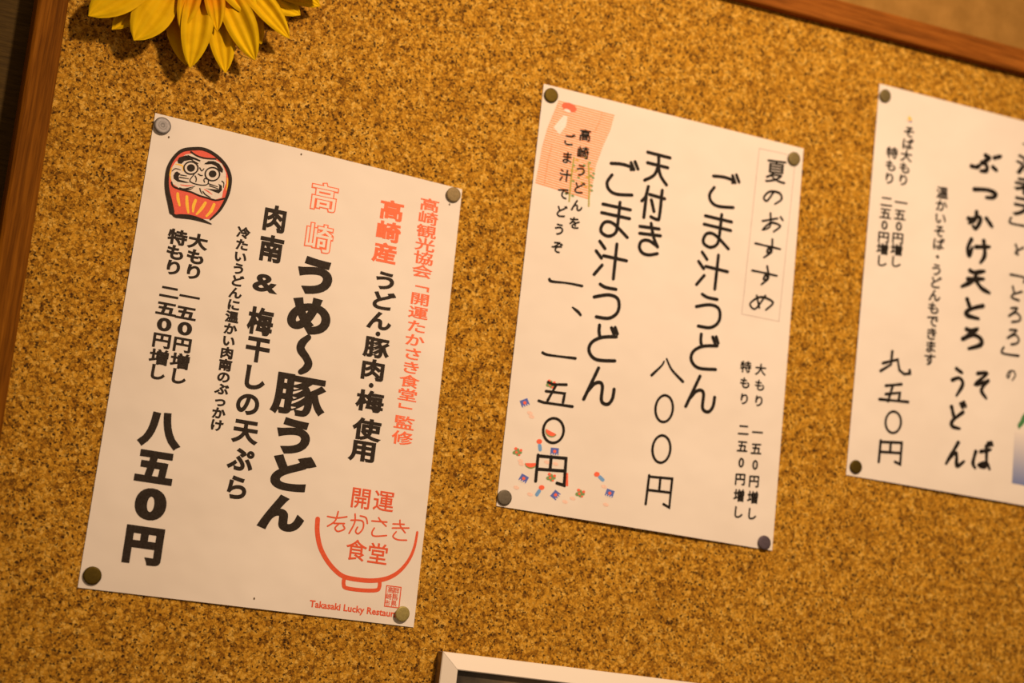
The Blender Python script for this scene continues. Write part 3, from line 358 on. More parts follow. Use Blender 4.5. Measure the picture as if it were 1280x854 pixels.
PRINT_SUMMER = [
 ('stroke','printed_line','ink2',[2.44],[[(341.64,52.49),(359.27,52.19)],[(342.21,44.86),(358.17,44.63)],[(350.21,52.05),(350.68,45.33),(348.29,37.17),(341.37,31.79)],[(350.43,45.27),(353.25,37.67),(358.5,32.0)],[(344.66,27.83),(343.35,20.32),(340.78,16.51)],[(343.84,20.42),(343.51,5.01)],[(346.37,22.36),(358.08,21.72)],[(355.59,27.39),(355.36,8.31),(353.89,5.67),(348.81,6.59)],[(348.0,18.75),(350.85,10.85)],[(341.28,-1.94),(356.08,-0.84)],[(341.58,-6.96),(357.58,-5.52)],[(349.56,1.87),(352.42,-7.39),(356.23,-13.9)],[(356.19,-13.56),(349.05,-10.74),(343.64,-12.3),(342.41,-16.93),(345.13,-20.41),(350.14,-20.9),(356.49,-18.7)]],True,0),
 ('stroke','printed_line','ink2',[2.41],[[(314.67,38.28),(323.16,39.47),(331.29,38.7),(330.23,37.06)],[(329.68,42.08),(332.29,37.51)],[(332.64,43.44),(335.4,38.67)],[(316.19,30.13),(313.16,24.25),(314.92,19.43),(320.69,17.2),(332.82,18.99)],[(311.68,8.0),(332.76,8.2)],[(311.4,1.73),(332.84,1.85)],[(324.35,11.85),(324.2,-5.71),(322.61,-11.21),(318.02,-13.87),(313.25,-12.56),(312.04,-9.38),(313.98,-4.96),(318.09,-3.53),(323.18,-5.35),(332.49,-11.82)],[(312.24,-18.71),(316.61,-23.07)],[(310.26,-25.95),(314.75,-30.29)],[(310.58,-42.69),(315.77,-35.09)],[(316.22,-28.28),(333.69,-28.44)],[(325.21,-18.13),(325.16,-43.01)],[(315.84,-48.68),(320.24,-50.09),(327.88,-49.97)],[(312.35,-58.39),(322.6,-54.95),(329.39,-55.92),(331.55,-61.16),(330.02,-67.1),(324.41,-71.2),(315.43,-71.86)],[(318.43,-77.14),(318.64,-82.15),(320.01,-85.81)],[(331.76,-82.88),(321.15,-85.27),(314.43,-89.62),(312.41,-95.01),(314.96,-99.56),(320.55,-101.34),(332.42,-99.79)],[(327.52,-77.37),(329.76,-81.23)],[(330.22,-76.64),(332.26,-80.77)],[(320.93,-106.84),(312.44,-129.87)],[(315.26,-123.33),(318.87,-118.29),(322.85,-116.49),(325.16,-118.87),(325.31,-127.69),(327.41,-130.43),(330.97,-130.06),(333.5,-125.75),(333.99,-119.35)]],True,0),
 ('stroke','printed_line','ink2',[2.41],[[(394.65,46.49),(403.18,47.52),(411.31,46.6),(410.22,44.97)],[(409.76,50.02),(412.29,45.39)],[(412.75,51.32),(415.43,46.49)],[(396.02,38.29),(392.88,32.46),(394.55,27.59),(400.29,25.25),(412.48,26.82)],[(391.09,16.2),(412.22,16.01)],[(390.69,9.92),(412.18,9.64)],[(403.86,19.82),(403.38,2.23),(401.69,-3.25),(397.04,-5.83),(392.28,-4.43),(391.13,-1.22),(393.16,3.17),(397.3,4.53),(402.37,2.61),(411.58,-4.05)],[(391.16,-10.57),(395.45,-15.02)],[(389.04,-17.79),(393.46,-22.23)],[(389.05,-34.57),(394.39,-27.05)],[(394.97,-20.24),(412.47,-20.72)],[(404.16,-10.23),(403.65,-35.16)],[(394.21,-40.67),(398.59,-42.17),(406.25,-42.19)],[(390.53,-50.34),(400.87,-47.08),(407.65,-48.18),(409.72,-53.47),(408.07,-59.39),(402.38,-63.4),(393.37,-63.89)],[(396.27,-69.24),(396.39,-74.26),(397.7,-77.96)],[(409.53,-75.24),(398.85,-77.44),(392.03,-81.67),(389.91,-87.03),(392.38,-91.64),(397.95,-93.53),(409.87,-92.19)],[(405.38,-69.64),(407.55,-73.55)],[(408.1,-68.96),(410.07,-73.13)],[(398.23,-99.05),(389.29,-121.97)],[(392.24,-115.46),(395.95,-110.48),(399.97,-108.75),(402.24,-111.18),(402.23,-120.02),(404.28,-122.8),(407.86,-122.5),(410.47,-118.23),(411.08,-111.82)]],True,0),
 ('group','printed_line',[('stroke','printed_line','ink2',[1.3,2.12],[[(369.48,-93.61),(367.81,-97.06),(361.12,-104.73)],[(371.28,-91.42),(376.1,-98.4),(385.39,-105.16)]],True,0),('stroke','printed_line','ink2',[1.77],[[(379.56,-125.89),(379.01,-129.52),(377.55,-132.65),(375.38,-134.83),(372.85,-135.71),(370.34,-135.17),(368.22,-133.3),(366.82,-130.37),(366.35,-126.83),(366.88,-123.21),(368.34,-120.07),(370.49,-117.88),(373.03,-116.98),(375.56,-117.51),(377.68,-119.39),(379.09,-122.33),(379.56,-125.89)],[(380.49,-154.08),(379.93,-157.74),(378.42,-160.9),(376.2,-163.08),(373.61,-163.95),(371.03,-163.39),(368.85,-161.48),(367.42,-158.51),(366.94,-154.93),(367.48,-151.28),(368.97,-148.11),(371.19,-145.91),(373.79,-145.02),(376.38,-145.58),(378.57,-147.49),(380.01,-150.48),(380.49,-154.08)]],True,0),('stroke','printed_line','ink2',[1.77],[[(366.32,-173.85),(365.67,-193.81)],[(366.42,-174.74),(383.98,-173.52),(383.67,-193.52),(379.06,-191.85)],[(374.96,-173.98),(374.92,-183.05)],[(366.41,-183.96),(383.39,-183.24)]],False,0)]),
 ('group','printed_line',[('stroke','printed_line','ink2',[2.03,1.39,1.86],[[(278.22,-52.43),(280.31,-53.59),(291.74,-52.56),(302.57,-52.5)]],True,0),('stroke','printed_line','ink2',[1.16,2.21,1.86],[[(297.32,-68.58),(301.72,-70.97),(303.7,-72.72)]],True,0)]),
 ('group','printed_line',[('stroke','printed_line','ink2',[1.96,1.46,2.02],[[(279.18,-103.46),(283.91,-104.25),(303.25,-103.16)]],True,0),('stroke','printed_line','ink2',[1.91,1.68,2.02],[[(285.39,-122.75),(288.97,-123.64),(298.77,-122.19)],[(291.46,-123.68),(286.57,-134.94)],[(284.64,-129.02),(298.23,-128.33),(297.71,-134.57)],[(280.19,-136.37),(283.71,-136.93),(304.78,-136.28)]],False,0),('stroke','printed_line','ink2',[1.79],[[(300.31,-154.05),(299.93,-156.94),(298.71,-159.55),(296.79,-161.57),(294.42,-162.74),(291.88,-162.94),(289.47,-162.14),(287.48,-160.44),(286.16,-158.04),(285.65,-155.23),(286.02,-152.35),(287.23,-149.74),(289.14,-147.72),(291.51,-146.53),(294.06,-146.32),(296.48,-147.11),(298.48,-148.82),(299.81,-151.23),(300.31,-154.05)]],True,0),('stroke','printed_line','ink2',[2.13],[[(283.99,-172.69),(284.24,-190.28)],[(284.06,-173.25),(304.14,-171.82),(304.76,-190.02),(299.49,-189.33)],[(293.43,-172.35),(293.57,-180.89)],[(284.13,-182.12),(303.9,-180.44)]],False,0)]),
 ('group','printed_line',[('text','printed_line','ink2','brush',16.07,17.33,[('夏',444.58,61.19)]),('stroke','printed_line','ink2',[1.7,1.58,1.95,1.34],[[(444.02,45.12),(439.3,37.58),(436.52,39.55),(440.79,44.82),(448.78,45.54),(450.92,41.24),(445.91,36.61)]],True,0),('stroke','printed_line','ink2',[1.7,1.34,1.82,1.46],[[(437.11,21.95),(449.04,26.41)],[(442.93,29.07),(443.41,19.33),(437.72,15.6),(444.03,22.02),(451.7,21.25),(446.77,15.9)],[(451.51,27.92),(453.44,25.95)],[(432.76,4.42),(439.22,4.36),(453.29,4.28)],[(446.24,10.1),(446.32,2.28),(442.9,-0.36),(443.69,2.73),(446.45,0.94),(440.71,-4.51)],[(432.15,-15.93),(438.99,-15.75),(452.35,-15.84)],[(443.85,-10.31),(445.68,-18.32),(442.03,-20.59),(443.0,-17.29),(445.35,-19.35),(440.47,-24.57)],[(437.47,-33.47),(440.41,-41.78)],[(444.41,-32.13),(437.33,-43.13),(432.78,-40.14),(440.71,-33.81),(450.98,-35.71),(445.81,-42.3)]],True,0)]),
 ('stroke','heading_box','greyline',[0.33],[[(429.44,75.09),(459.79,75.9),(457.15,-48.66),(426.84,-48.95),(429.44,75.09)]],False,0),
 ('group','printed_line',[('text','printed_line','ink2','brushmid',8.42,7.99,[('大',445.69,-85.82),('も',446.03,-97.14),('り',446.36,-108.42)])]),
 ('group','printed_line',[('text','printed_line','ink2','brushmid',8.32,8.42,[('一',447.35,-130.88),('五',447.53,-142.42),('0',447.71,-153.92),('円',447.89,-165.38),('増',448.07,-176.8),('し',448.25,-188.17)])]),
 ('group','printed_line',[('text','printed_line','ink2','brushmid',8.37,7.96,[('特',433.62,-86.03),('も',434.09,-97.5),('り',434.56,-108.92)])]),
 ('group','printed_line',[('text','printed_line','ink2','brushmid',8.26,8.38,[('二',436.05,-130.83),('五',436.29,-142.47),('0',436.53,-154.08),('円',436.77,-165.64),('増',437.01,-177.17),('し',437.24,-188.65)])]),
 ('group','printed_line',[('text','printed_line','ink2','brushmid',8.53,8.52,[('高',292.93,53.96),('崎',292.79,41.14),('う',292.65,28.37),('ど',292.5,15.66),('ん',292.36,3.0),('を',292.22,-9.61)])]),
 ('group','printed_line',[('text','printed_line','ink2','brushmid',8.45,8.46,[('ご',281.36,48.0),('ま',281.36,35.01),('汁',281.36,22.08),('で',281.36,9.2),('ど',281.36,-3.62),('う',281.37,-16.39),('ぞ',281.37,-29.11)])]),
 ('group','printed_blind_picture',[('stroke','printed_line','orange',[0.91],[[(270.68,73.72),(313.04,73.05)],[(270.21,72.06),(312.75,71.3)],[(269.75,70.4),(312.46,69.55)],[(269.29,68.74),(312.17,67.81)],[(268.82,67.08),(311.88,66.06)],[(268.36,65.43),(311.6,64.32)],[(267.89,63.77),(311.31,62.58)],[(267.43,62.12),(310.83,60.86)],[(266.98,60.46),(310.26,59.15)],[(266.54,58.81),(309.69,57.44)],[(266.09,57.16),(309.12,55.74)],[(265.64,55.51),(308.56,54.03)],[(265.19,53.86),(307.99,52.33)],[(264.75,52.21),(307.42,50.63)],[(264.47,50.55),(306.9,48.93)],[(264.19,48.89),(306.46,47.21)],[(263.91,47.23),(306.03,45.49)],[(263.63,45.57),(305.6,43.77)],[(263.36,43.91),(305.16,42.06)],[(263.08,42.26),(304.73,40.35)],[(262.8,40.6),(304.3,38.63)],[(262.52,38.95),(303.87,36.92)],[(262.37,37.29),(303.44,35.21)],[(262.26,35.64),(303.15,33.5)],[(262.15,33.99),(303.02,31.78)],[(262.05,32.34),(302.9,30.07)],[(261.94,30.69),(302.77,28.35)],[(261.83,29.05),(302.65,26.64)],[(261.72,27.4),(302.53,24.93)],[(261.62,25.75),(302.4,23.21)],[(261.5,24.11),(302.28,21.5)],[(261.37,22.46),(302.12,19.79)],[(261.24,20.82),(301.93,18.08)],[(261.11,19.18),(301.74,16.37)],[(260.98,17.54),(301.55,14.66)],[(260.85,15.89),(301.36,12.96)],[(260.73,14.25),(301.17,11.25)],[(260.6,12.62),(300.98,9.54)]],False,0),('poly','printed_picture','peach',[[(270.68,73.72),(267.52,62.45),(264.76,52.28),(262.44,38.47),(261.57,25.05),(260.6,12.62),(300.98,9.54),(302.22,20.72),(303.2,34.27),(307.04,49.49),(311.21,61.99),(313.04,73.05)]],False,-1),('stroke','printed_line','orange2',[0.41],[[(269.43,41.94),(267.58,28.27),(266.97,12.59)],[(303.91,72.86),(302.68,65.81),(299.59,57.4)]],True,0),('stroke','printed_line','olive',[1.18],[[(286.46,36.26),(286.11,21.95),(286.43,4.55)],[(297.6,34.93),(299.78,20.19),(301.29,4.22)]],True,1),('poly','printed_picture','green',[[(303.55,27.81),(302.96,27.34),(302.02,27.35),(301.3,27.85),(301.21,28.54),(301.81,29.01),(302.74,29.0),(303.46,28.5)],[(303.41,24.64),(302.81,24.16),(301.88,24.18),(301.16,24.68),(301.07,25.36),(301.66,25.84),(302.6,25.82),(303.32,25.32)],[(302.96,18.84),(302.36,18.36),(301.43,18.38),(300.71,18.88),(300.62,19.56),(301.22,20.04),(302.15,20.02),(302.87,19.52)],[(303.35,15.41),(302.75,14.94),(301.82,14.95),(301.1,15.45),(301.01,16.14),(301.61,16.61),(302.54,16.59),(303.26,16.09)],[(301.59,25.67),(300.99,25.19),(300.06,25.21),(299.34,25.71),(299.25,26.39),(299.84,26.87),(300.78,26.85),(301.5,26.35)],[(288.26,30.34),(287.67,29.87),(286.74,29.88),(286.03,30.38),(285.94,31.06),(286.53,31.54),(287.45,31.52),(288.17,31.03)],[(292.67,22.29),(292.08,21.82),(291.15,21.84),(290.43,22.33),(290.34,23.02),(290.93,23.49),(291.86,23.47),(292.58,22.98)],[(296.05,32.07),(295.46,31.59),(294.53,31.6),(293.81,32.1),(293.72,32.79),(294.31,33.26),(295.24,33.25),(295.96,32.75)],[(299.75,34.79),(299.16,34.31),(298.22,34.33),(297.5,34.82),(297.41,35.51),(298.01,35.99),(298.94,35.97),(299.66,35.48)],[(289.05,19.13),(288.46,18.66),(287.53,18.68),(286.82,19.18),(286.73,19.86),(287.32,20.33),(288.24,20.31),(288.96,19.82)],[(284.73,9.23),(284.14,8.76),(283.22,8.78),(282.51,9.28),(282.42,9.96),(283.0,10.42),(283.93,10.4),(284.64,9.91)],[(289.75,8.7),(289.16,8.23),(288.24,8.25),(287.52,8.75),(287.43,9.43),(288.02,9.9),(288.94,9.88),(289.66,9.38)]],False,1),('poly','printed_picture','yellowgreen',[[(296.49,37.83),(295.86,37.36),(294.87,37.4),(294.09,37.91),(293.97,38.61),(294.59,39.08),(295.58,39.04),(296.37,38.53)],[(301.35,30.33),(300.73,29.86),(299.73,29.9),(298.94,30.41),(298.83,31.11),(299.45,31.57),(300.45,31.54),(301.23,31.02)],[(295.69,27.18),(295.07,26.72),(294.08,26.75),(293.3,27.27),(293.18,27.96),(293.8,28.42),(294.79,28.39),(295.58,27.87)],[(299.04,24.11),(298.42,23.65),(297.43,23.68),(296.65,24.2),(296.53,24.89),(297.15,25.36),(298.14,25.32),(298.93,24.81)],[(290.36,34.56),(289.74,34.1),(288.75,34.13),(287.96,34.64),(287.85,35.34),(288.47,35.8),(289.46,35.77),(290.24,35.26)],[(287.32,26.29),(286.7,25.83),(285.71,25.86),(284.93,26.38),(284.82,27.07),(285.43,27.53),(286.42,27.5),(287.2,26.98)],[(295.56,19.56),(294.94,19.09),(293.95,19.13),(293.17,19.65),(293.05,20.34),(293.67,20.8),(294.66,20.76),(295.45,20.25)],[(298.8,17.41),(298.18,16.95),(297.19,16.99),(296.41,17.51),(296.29,18.2),(296.91,18.66),(297.9,18.62),(298.69,18.11)],[(290.23,26.93),(289.61,26.47),(288.63,26.5),(287.84,27.02),(287.73,27.71),(288.34,28.17),(289.33,28.14),(290.12,27.62)]],False,1)]),
 ('group','printed_wind_chime_picture',[('poly','printed_picture','redorange',[[(284.62,70.23),(283.67,68.91),(281.79,68.01),(279.34,67.72),(276.83,68.09),(274.74,69.05),(273.49,70.41),(273.32,71.89),(274.26,73.22),(276.14,74.11),(278.58,74.41),(281.1,74.04),(283.2,73.08),(284.46,71.72)]],False,1),('poly','printed_picture','white',[[(280.41,68.0),(279.72,67.4),(278.29,67.18),(276.66,67.42),(275.46,68.03),(275.14,68.77),(275.83,69.37),(277.26,69.59),(278.89,69.35),(280.09,68.74)]],False,2),('poly','printed_picture','white',[[(275.24,64.44),(278.42,64.51),(278.06,57.25),(273.92,50.09),(268.98,54.2)]],False,1)]),
 ('group','printed_summer_pictures',[('poly','printed_picture','blue',[[(266.7,-138.71),(271.89,-135.94),(274.15,-140.1),(268.95,-142.86)]],False,0),('poly','printed_picture','redorange',[[(271.66,-139.19),(271.41,-140.04),(270.6,-140.52),(269.71,-140.33),(269.26,-139.59),(269.52,-138.74),(270.33,-138.26),(271.22,-138.45)]],False,1),('poly','printed_picture','white',[[(269.28,-141.67),(269.93,-141.32),(270.68,-142.71),(270.03,-143.05)],[(270.79,-140.86),(271.44,-140.52),(272.2,-141.9),(271.55,-142.25)],[(272.31,-140.06),(272.96,-139.71),(273.72,-141.1),(273.07,-141.44)]],False,1),('poly','printed_picture','blue',[[(292.48,-166.31),(298.34,-165.86),(298.44,-170.65),(292.58,-171.09)]],False,0),('poly','printed_picture','redorange',[[(296.66,-168.29),(296.4,-169.14),(295.58,-169.61),(294.68,-169.41),(294.23,-168.67),(294.5,-167.82),(295.32,-167.36),(296.21,-167.55)]],False,1),('poly','printed_picture','white',[[(293.42,-170.11),(294.15,-170.06),(294.18,-171.65),(293.45,-171.7)],[(295.13,-169.99),(295.86,-169.93),(295.89,-171.52),(295.16,-171.58)],[(296.83,-169.86),(297.57,-169.8),(297.6,-171.39),(296.87,-171.45)]],False,1),('poly','printed_picture','blue',[[(274.07,-186.61),(279.36,-188.52),(277.33,-192.94),(272.05,-191.03)]],False,0),('poly','printed_picture','redorange',[[(276.83,-189.59),(276.58,-190.43),(275.77,-190.88),(274.89,-190.68),(274.44,-189.95),(274.7,-189.11),(275.5,-188.66),(276.39,-188.86)]],False,1),('poly','printed_picture','white',[[(273.2,-190.47),(273.86,-190.71),(273.19,-192.18),(272.53,-191.94)],[(274.74,-191.03),(275.4,-191.26),(274.73,-192.74),(274.07,-192.5)],[(276.28,-191.58),(276.95,-191.82),(276.27,-193.3),(275.61,-193.06)]],False,1),('poly','printed_picture','blue',[[(295.59,-198.47),(298.85,-193.81),(303.1,-196.24),(299.84,-200.9)]],False,0),('poly','printed_picture','redorange',[[(300.64,-197.12),(300.38,-197.97),(299.56,-198.42),(298.67,-198.22),(298.22,-197.48),(298.48,-196.64),(299.3,-196.19),(300.2,-196.39)]],False,1),('poly','printed_picture','white',[[(299.5,-199.76),(299.91,-199.18),(301.33,-199.99),(300.92,-200.57)],[(300.45,-198.4),(300.86,-197.82),(302.28,-198.63),(301.87,-199.22)],[(301.41,-197.04),(301.81,-196.46),(303.23,-197.27),(302.82,-197.86)]],False,1),('poly','printed_picture','blue',[[(336.08,-187.5),(341.89,-188.52),(340.6,-193.26),(334.8,-192.23)]],False,0),('poly','printed_picture','redorange',[[(339.54,-190.19),(339.26,-191.05),(338.42,-191.51),(337.51,-191.31),(337.05,-190.56),(337.33,-189.71),(338.17,-189.25),(339.08,-189.45)]],False,1),('poly','printed_picture','white',[[(335.89,-191.48),(336.61,-191.61),(336.18,-193.18),(335.46,-193.05)],[(337.58,-191.78),(338.3,-191.91),(337.88,-193.48),(337.15,-193.35)],[(339.27,-192.08),(340.0,-192.21),(339.57,-193.78),(338.84,-193.65)]],False,1),('poly','printed_picture','green',[[(295.58,-157.08),(294.93,-158.1),(293.94,-158.88),(292.72,-159.37),(291.37,-159.51),(290.04,-159.28),(288.85,-158.71),(287.92,-157.86),(287.34,-156.81),(287.17,-155.66),(287.41,-154.52)]],False,0),('poly','printed_picture','redorange',[[(295.21,-156.75),(294.66,-157.57),(293.8,-158.19),(292.71,-158.55),(291.5,-158.63),(290.29,-158.4),(289.19,-157.9),(288.32,-157.17),(287.75,-156.29),(287.55,-155.33),(287.73,-154.4)]],False,1),('poly','printed_picture','green',[[(283.81,-178.41),(283.73,-179.55),(283.23,-180.64),(282.37,-181.58),(281.22,-182.27),(279.91,-182.65),(278.56,-182.69),(277.29,-182.36),(276.24,-181.72),(275.51,-180.82),(275.17,-179.75)]],False,0),('poly','printed_picture','redorange',[[(283.42,-178.24),(283.34,-179.17),(282.87,-180.07),(282.07,-180.85),(281.01,-181.43),(279.8,-181.76),(278.56,-181.81),(277.41,-181.57),(276.46,-181.06),(275.8,-180.34),(275.5,-179.48)]],False,1),('stroke','printed_line','skyblue',[2.58],[[(284.4,-166.23),(285.02,-168.87)]],False,0),('poly','printed_picture','redorange',[[(285.83,-163.25),(285.55,-164.31),(284.6,-165.08),(283.33,-165.28),(282.23,-164.84),(281.73,-163.91),(282.0,-162.86),(282.95,-162.08),(284.22,-161.88),(285.32,-162.32)]],False,1),('stroke','printed_line','skyblue',[2.58],[[(287.54,-196.47),(286.14,-199.05)]],False,0),('poly','printed_picture','redorange',[[(291.0,-193.57),(290.72,-194.61),(289.77,-195.37),(288.51,-195.56),(287.41,-195.11),(286.9,-194.18),(287.18,-193.14),(288.13,-192.38),(289.4,-192.19),(290.49,-192.64)]],False,1),('stroke','printed_line','skyblue',[2.58],[[(329.96,-180.64),(332.34,-182.18)]],False,0),('poly','printed_picture','redorange',[[(329.69,-178.78),(329.4,-179.84),(328.42,-180.62),(327.12,-180.82),(326.0,-180.36),(325.49,-179.43),(325.78,-178.37),(326.76,-177.59),(328.05,-177.39),(329.17,-177.85)]],False,1),('poly','printed_picture','green',[[(269.05,-173.44),(268.68,-174.47),(267.54,-175.04),(266.32,-174.84),(265.71,-173.97),(266.09,-172.95),(267.22,-172.37),(268.45,-172.57)],[(272.61,-172.65),(272.17,-173.69),(270.86,-174.29),(269.46,-174.12),(268.79,-173.26),(269.23,-172.22),(270.54,-171.62),(271.94,-171.8)],[(270.39,-171.41),(270.05,-172.43),(269.0,-173.0),(267.86,-172.78),(267.29,-171.9),(267.63,-170.89),(268.68,-170.32),(269.82,-170.54)],[(271.1,-174.26),(270.77,-175.11),(269.8,-175.6),(268.75,-175.43),(268.23,-174.71),(268.56,-173.85),(269.53,-173.37),(270.58,-173.53)]],False,0),('poly','printed_picture','redorange',[[(268.97,-170.73),(268.71,-171.49),(267.9,-171.92),(267.02,-171.76),(266.58,-171.11),(266.85,-170.34),(267.65,-169.91),(268.53,-170.07)],[(272.57,-171.3),(272.34,-172.06),(271.61,-172.47),(270.82,-172.3),(270.42,-171.64),(270.65,-170.88),(271.37,-170.46),(272.17,-170.64)],[(269.5,-173.14),(269.3,-173.82),(268.66,-174.19),(267.95,-174.03),(267.59,-173.45),(267.8,-172.77),(268.44,-172.4),(269.15,-172.56)],[(271.51,-174.65),(271.32,-175.16),(270.75,-175.45),(270.14,-175.34),(269.84,-174.91),(270.03,-174.4),(270.59,-174.11),(271.21,-174.21)]],False,1),('poly','printed_picture','green',[[(294.75,-186.75),(294.36,-187.77),(293.21,-188.35),(291.97,-188.14),(291.36,-187.26),(291.75,-186.24),(292.9,-185.67),(294.14,-185.88)],[(298.35,-185.97),(297.9,-187.01),(296.57,-187.61),(295.16,-187.43),(294.48,-186.56),(294.93,-185.53),(296.26,-184.92),(297.68,-185.11)],[(296.11,-184.72),(295.76,-185.74),(294.69,-186.3),(293.54,-186.08),(292.96,-185.2),(293.31,-184.18),(294.38,-183.62),(295.54,-183.84)],[(296.81,-187.57),(296.48,-188.43),(295.49,-188.91),(294.43,-188.74),(293.91,-188.01),(294.24,-187.16),(295.23,-186.68),(296.3,-186.85)]],False,0),('poly','printed_picture','redorange',[[(294.67,-184.03),(294.4,-184.79),(293.58,-185.22),(292.69,-185.05),(292.26,-184.4),(292.53,-183.63),(293.35,-183.2),(294.24,-183.37)],[(298.32,-184.61),(298.08,-185.37),(297.35,-185.78),(296.54,-185.61),(296.14,-184.94),(296.37,-184.18),(297.11,-183.77),(297.92,-183.95)],[(295.2,-186.45),(295.0,-187.13),(294.34,-187.49),(293.63,-187.34),(293.27,-186.75),(293.48,-186.07),(294.13,-185.7),(294.85,-185.86)],[(297.23,-187.97),(297.04,-188.48),(296.46,-188.77),(295.84,-188.66),(295.54,-188.22),(295.73,-187.71),(296.3,-187.42),(296.93,-187.53)]],False,1),('poly','printed_picture','green',[[(316.79,-194.27),(316.4,-195.29),(315.24,-195.87),(313.98,-195.65),(313.37,-194.78),(313.76,-193.75),(314.93,-193.17),(316.18,-193.39)],[(320.45,-193.49),(319.98,-194.53),(318.64,-195.14),(317.21,-194.95),(316.52,-194.08),(316.99,-193.04),(318.33,-192.44),(319.76,-192.63)],[(318.18,-192.23),(317.82,-193.25),(316.74,-193.82),(315.57,-193.59),(315.0,-192.71),(315.35,-191.68),(316.44,-191.12),(317.61,-191.35)],[(318.88,-195.1),(318.54,-195.96),(317.54,-196.44),(316.46,-196.26),(315.94,-195.53),(316.28,-194.68),(317.28,-194.19),(318.36,-194.37)]],False,0),('poly','printed_picture','redorange',[[(316.73,-191.53),(316.45,-192.3),(315.62,-192.73),(314.72,-192.56),(314.28,-191.9),(314.56,-191.13),(315.39,-190.71),(316.29,-190.87)],[(320.42,-192.13),(320.17,-192.89),(319.43,-193.3),(318.61,-193.12),(318.21,-192.46),(318.45,-191.69),(319.2,-191.28),(320.01,-191.46)],[(317.26,-193.97),(317.04,-194.65),(316.38,-195.01),(315.66,-194.85),(315.3,-194.26),(315.51,-193.58),(316.18,-193.22),(316.9,-193.38)],[(319.3,-195.49),(319.11,-196.01),(318.52,-196.29),(317.89,-196.19),(317.59,-195.75),(317.78,-195.23),(318.37,-194.95),(319.0,-195.05)]],False,1),('poly','printed_picture','green',[[(287.44,-124.37),(287.05,-125.42),(285.89,-126.03),(284.64,-125.84),(284.03,-124.96),(284.42,-123.91),(285.57,-123.3),(286.83,-123.49)],[(291.07,-123.51),(290.61,-124.58),(289.28,-125.21),(287.85,-125.05),(287.17,-124.19),(287.63,-123.12),(288.96,-122.48),(290.38,-122.65)],[(288.81,-122.28),(288.46,-123.32),(287.38,-123.92),(286.22,-123.71),(285.64,-122.82),(285.99,-121.78),(287.06,-121.18),(288.23,-121.39)],[(289.52,-125.17),(289.19,-126.05),(288.19,-126.56),(287.12,-126.41),(286.6,-125.68),(286.93,-124.8),(287.92,-124.29),(289.0,-124.44)]],False,0),('poly','printed_picture','redorange',[[(287.36,-121.6),(287.09,-122.38),(286.26,-122.83),(285.37,-122.68),(284.93,-122.02),(285.2,-121.23),(286.02,-120.78),(286.92,-120.93)],[(291.03,-122.12),(290.79,-122.91),(290.05,-123.34),(289.24,-123.17),(288.83,-122.5),(289.07,-121.72),(289.81,-121.29),(290.62,-121.46)],[(287.9,-124.06),(287.69,-124.75),(287.03,-125.14),(286.31,-124.99),(285.95,-124.39),(286.16,-123.7),(286.82,-123.32),(287.54,-123.46)],[(289.94,-125.57),(289.75,-126.09),(289.17,-126.39),(288.54,-126.3),(288.23,-125.86),(288.43,-125.33),(289.01,-125.03),(289.63,-125.13)]],False,1),('poly','printed_picture','redorange',[[(304.15,-181.55),(306.73,-181.38),(307.76,-190.25),(305.16,-190.3)]],False,0),('poly','printed_picture','pink',[[(277.01,-146.01),(276.17,-146.78),(274.58,-146.9),(273.17,-146.28),(272.77,-145.3),(273.61,-144.53),(275.2,-144.42),(276.61,-145.03)],[(278.51,-148.29),(277.67,-149.06),(276.07,-149.17),(274.67,-148.56),(274.27,-147.58),(275.11,-146.81),(276.7,-146.7),(278.11,-147.31)],[(274.2,-178.9),(273.37,-179.66),(271.79,-179.75),(270.39,-179.13),(270.0,-178.16),(270.83,-177.4),(272.41,-177.31),(273.81,-177.93)],[(275.04,-180.81),(274.2,-181.57),(272.63,-181.66),(271.23,-181.04),(270.83,-180.07),(271.67,-179.32),(273.25,-179.22),(274.65,-179.84)],[(273.33,-196.92),(272.49,-197.66),(270.92,-197.75),(269.53,-197.13),(269.13,-196.16),(269.96,-195.41),(271.54,-195.32),(272.93,-195.95)],[(283.42,-199.93),(282.58,-200.67),(281.0,-200.76),(279.6,-200.13),(279.21,-199.16),(280.04,-198.42),(281.63,-198.33),(283.03,-198.96)],[(308.77,-201.28),(307.92,-202.03),(306.31,-202.12),(304.9,-201.49),(304.5,-200.51),(305.36,-199.76),(306.96,-199.67),(308.38,-200.3)],[(314.0,-198.24),(313.15,-198.99),(311.53,-199.08),(310.12,-198.45),(309.72,-197.47),(310.58,-196.71),(312.19,-196.62),(313.61,-197.26)],[(335.88,-186.96),(335.01,-187.72),(333.38,-187.82),(331.94,-187.18),(331.54,-186.2),(332.41,-185.43),(334.05,-185.34),(335.49,-185.97)],[(338.47,-198.87),(337.6,-199.63),(335.97,-199.72),(334.53,-199.08),(334.13,-198.1),(335.0,-197.34),(336.64,-197.25),(338.08,-197.88)],[(299.16,-177.07),(298.31,-177.84),(296.7,-177.93),(295.29,-177.31),(294.89,-176.33),(295.74,-175.57),(297.35,-175.47),(298.76,-176.09)],[(292.97,-176.89),(292.12,-177.65),(290.52,-177.75),(289.11,-177.13),(288.71,-176.15),(289.56,-175.39),(291.16,-175.29),(292.57,-175.91)]],False,0)]),
]
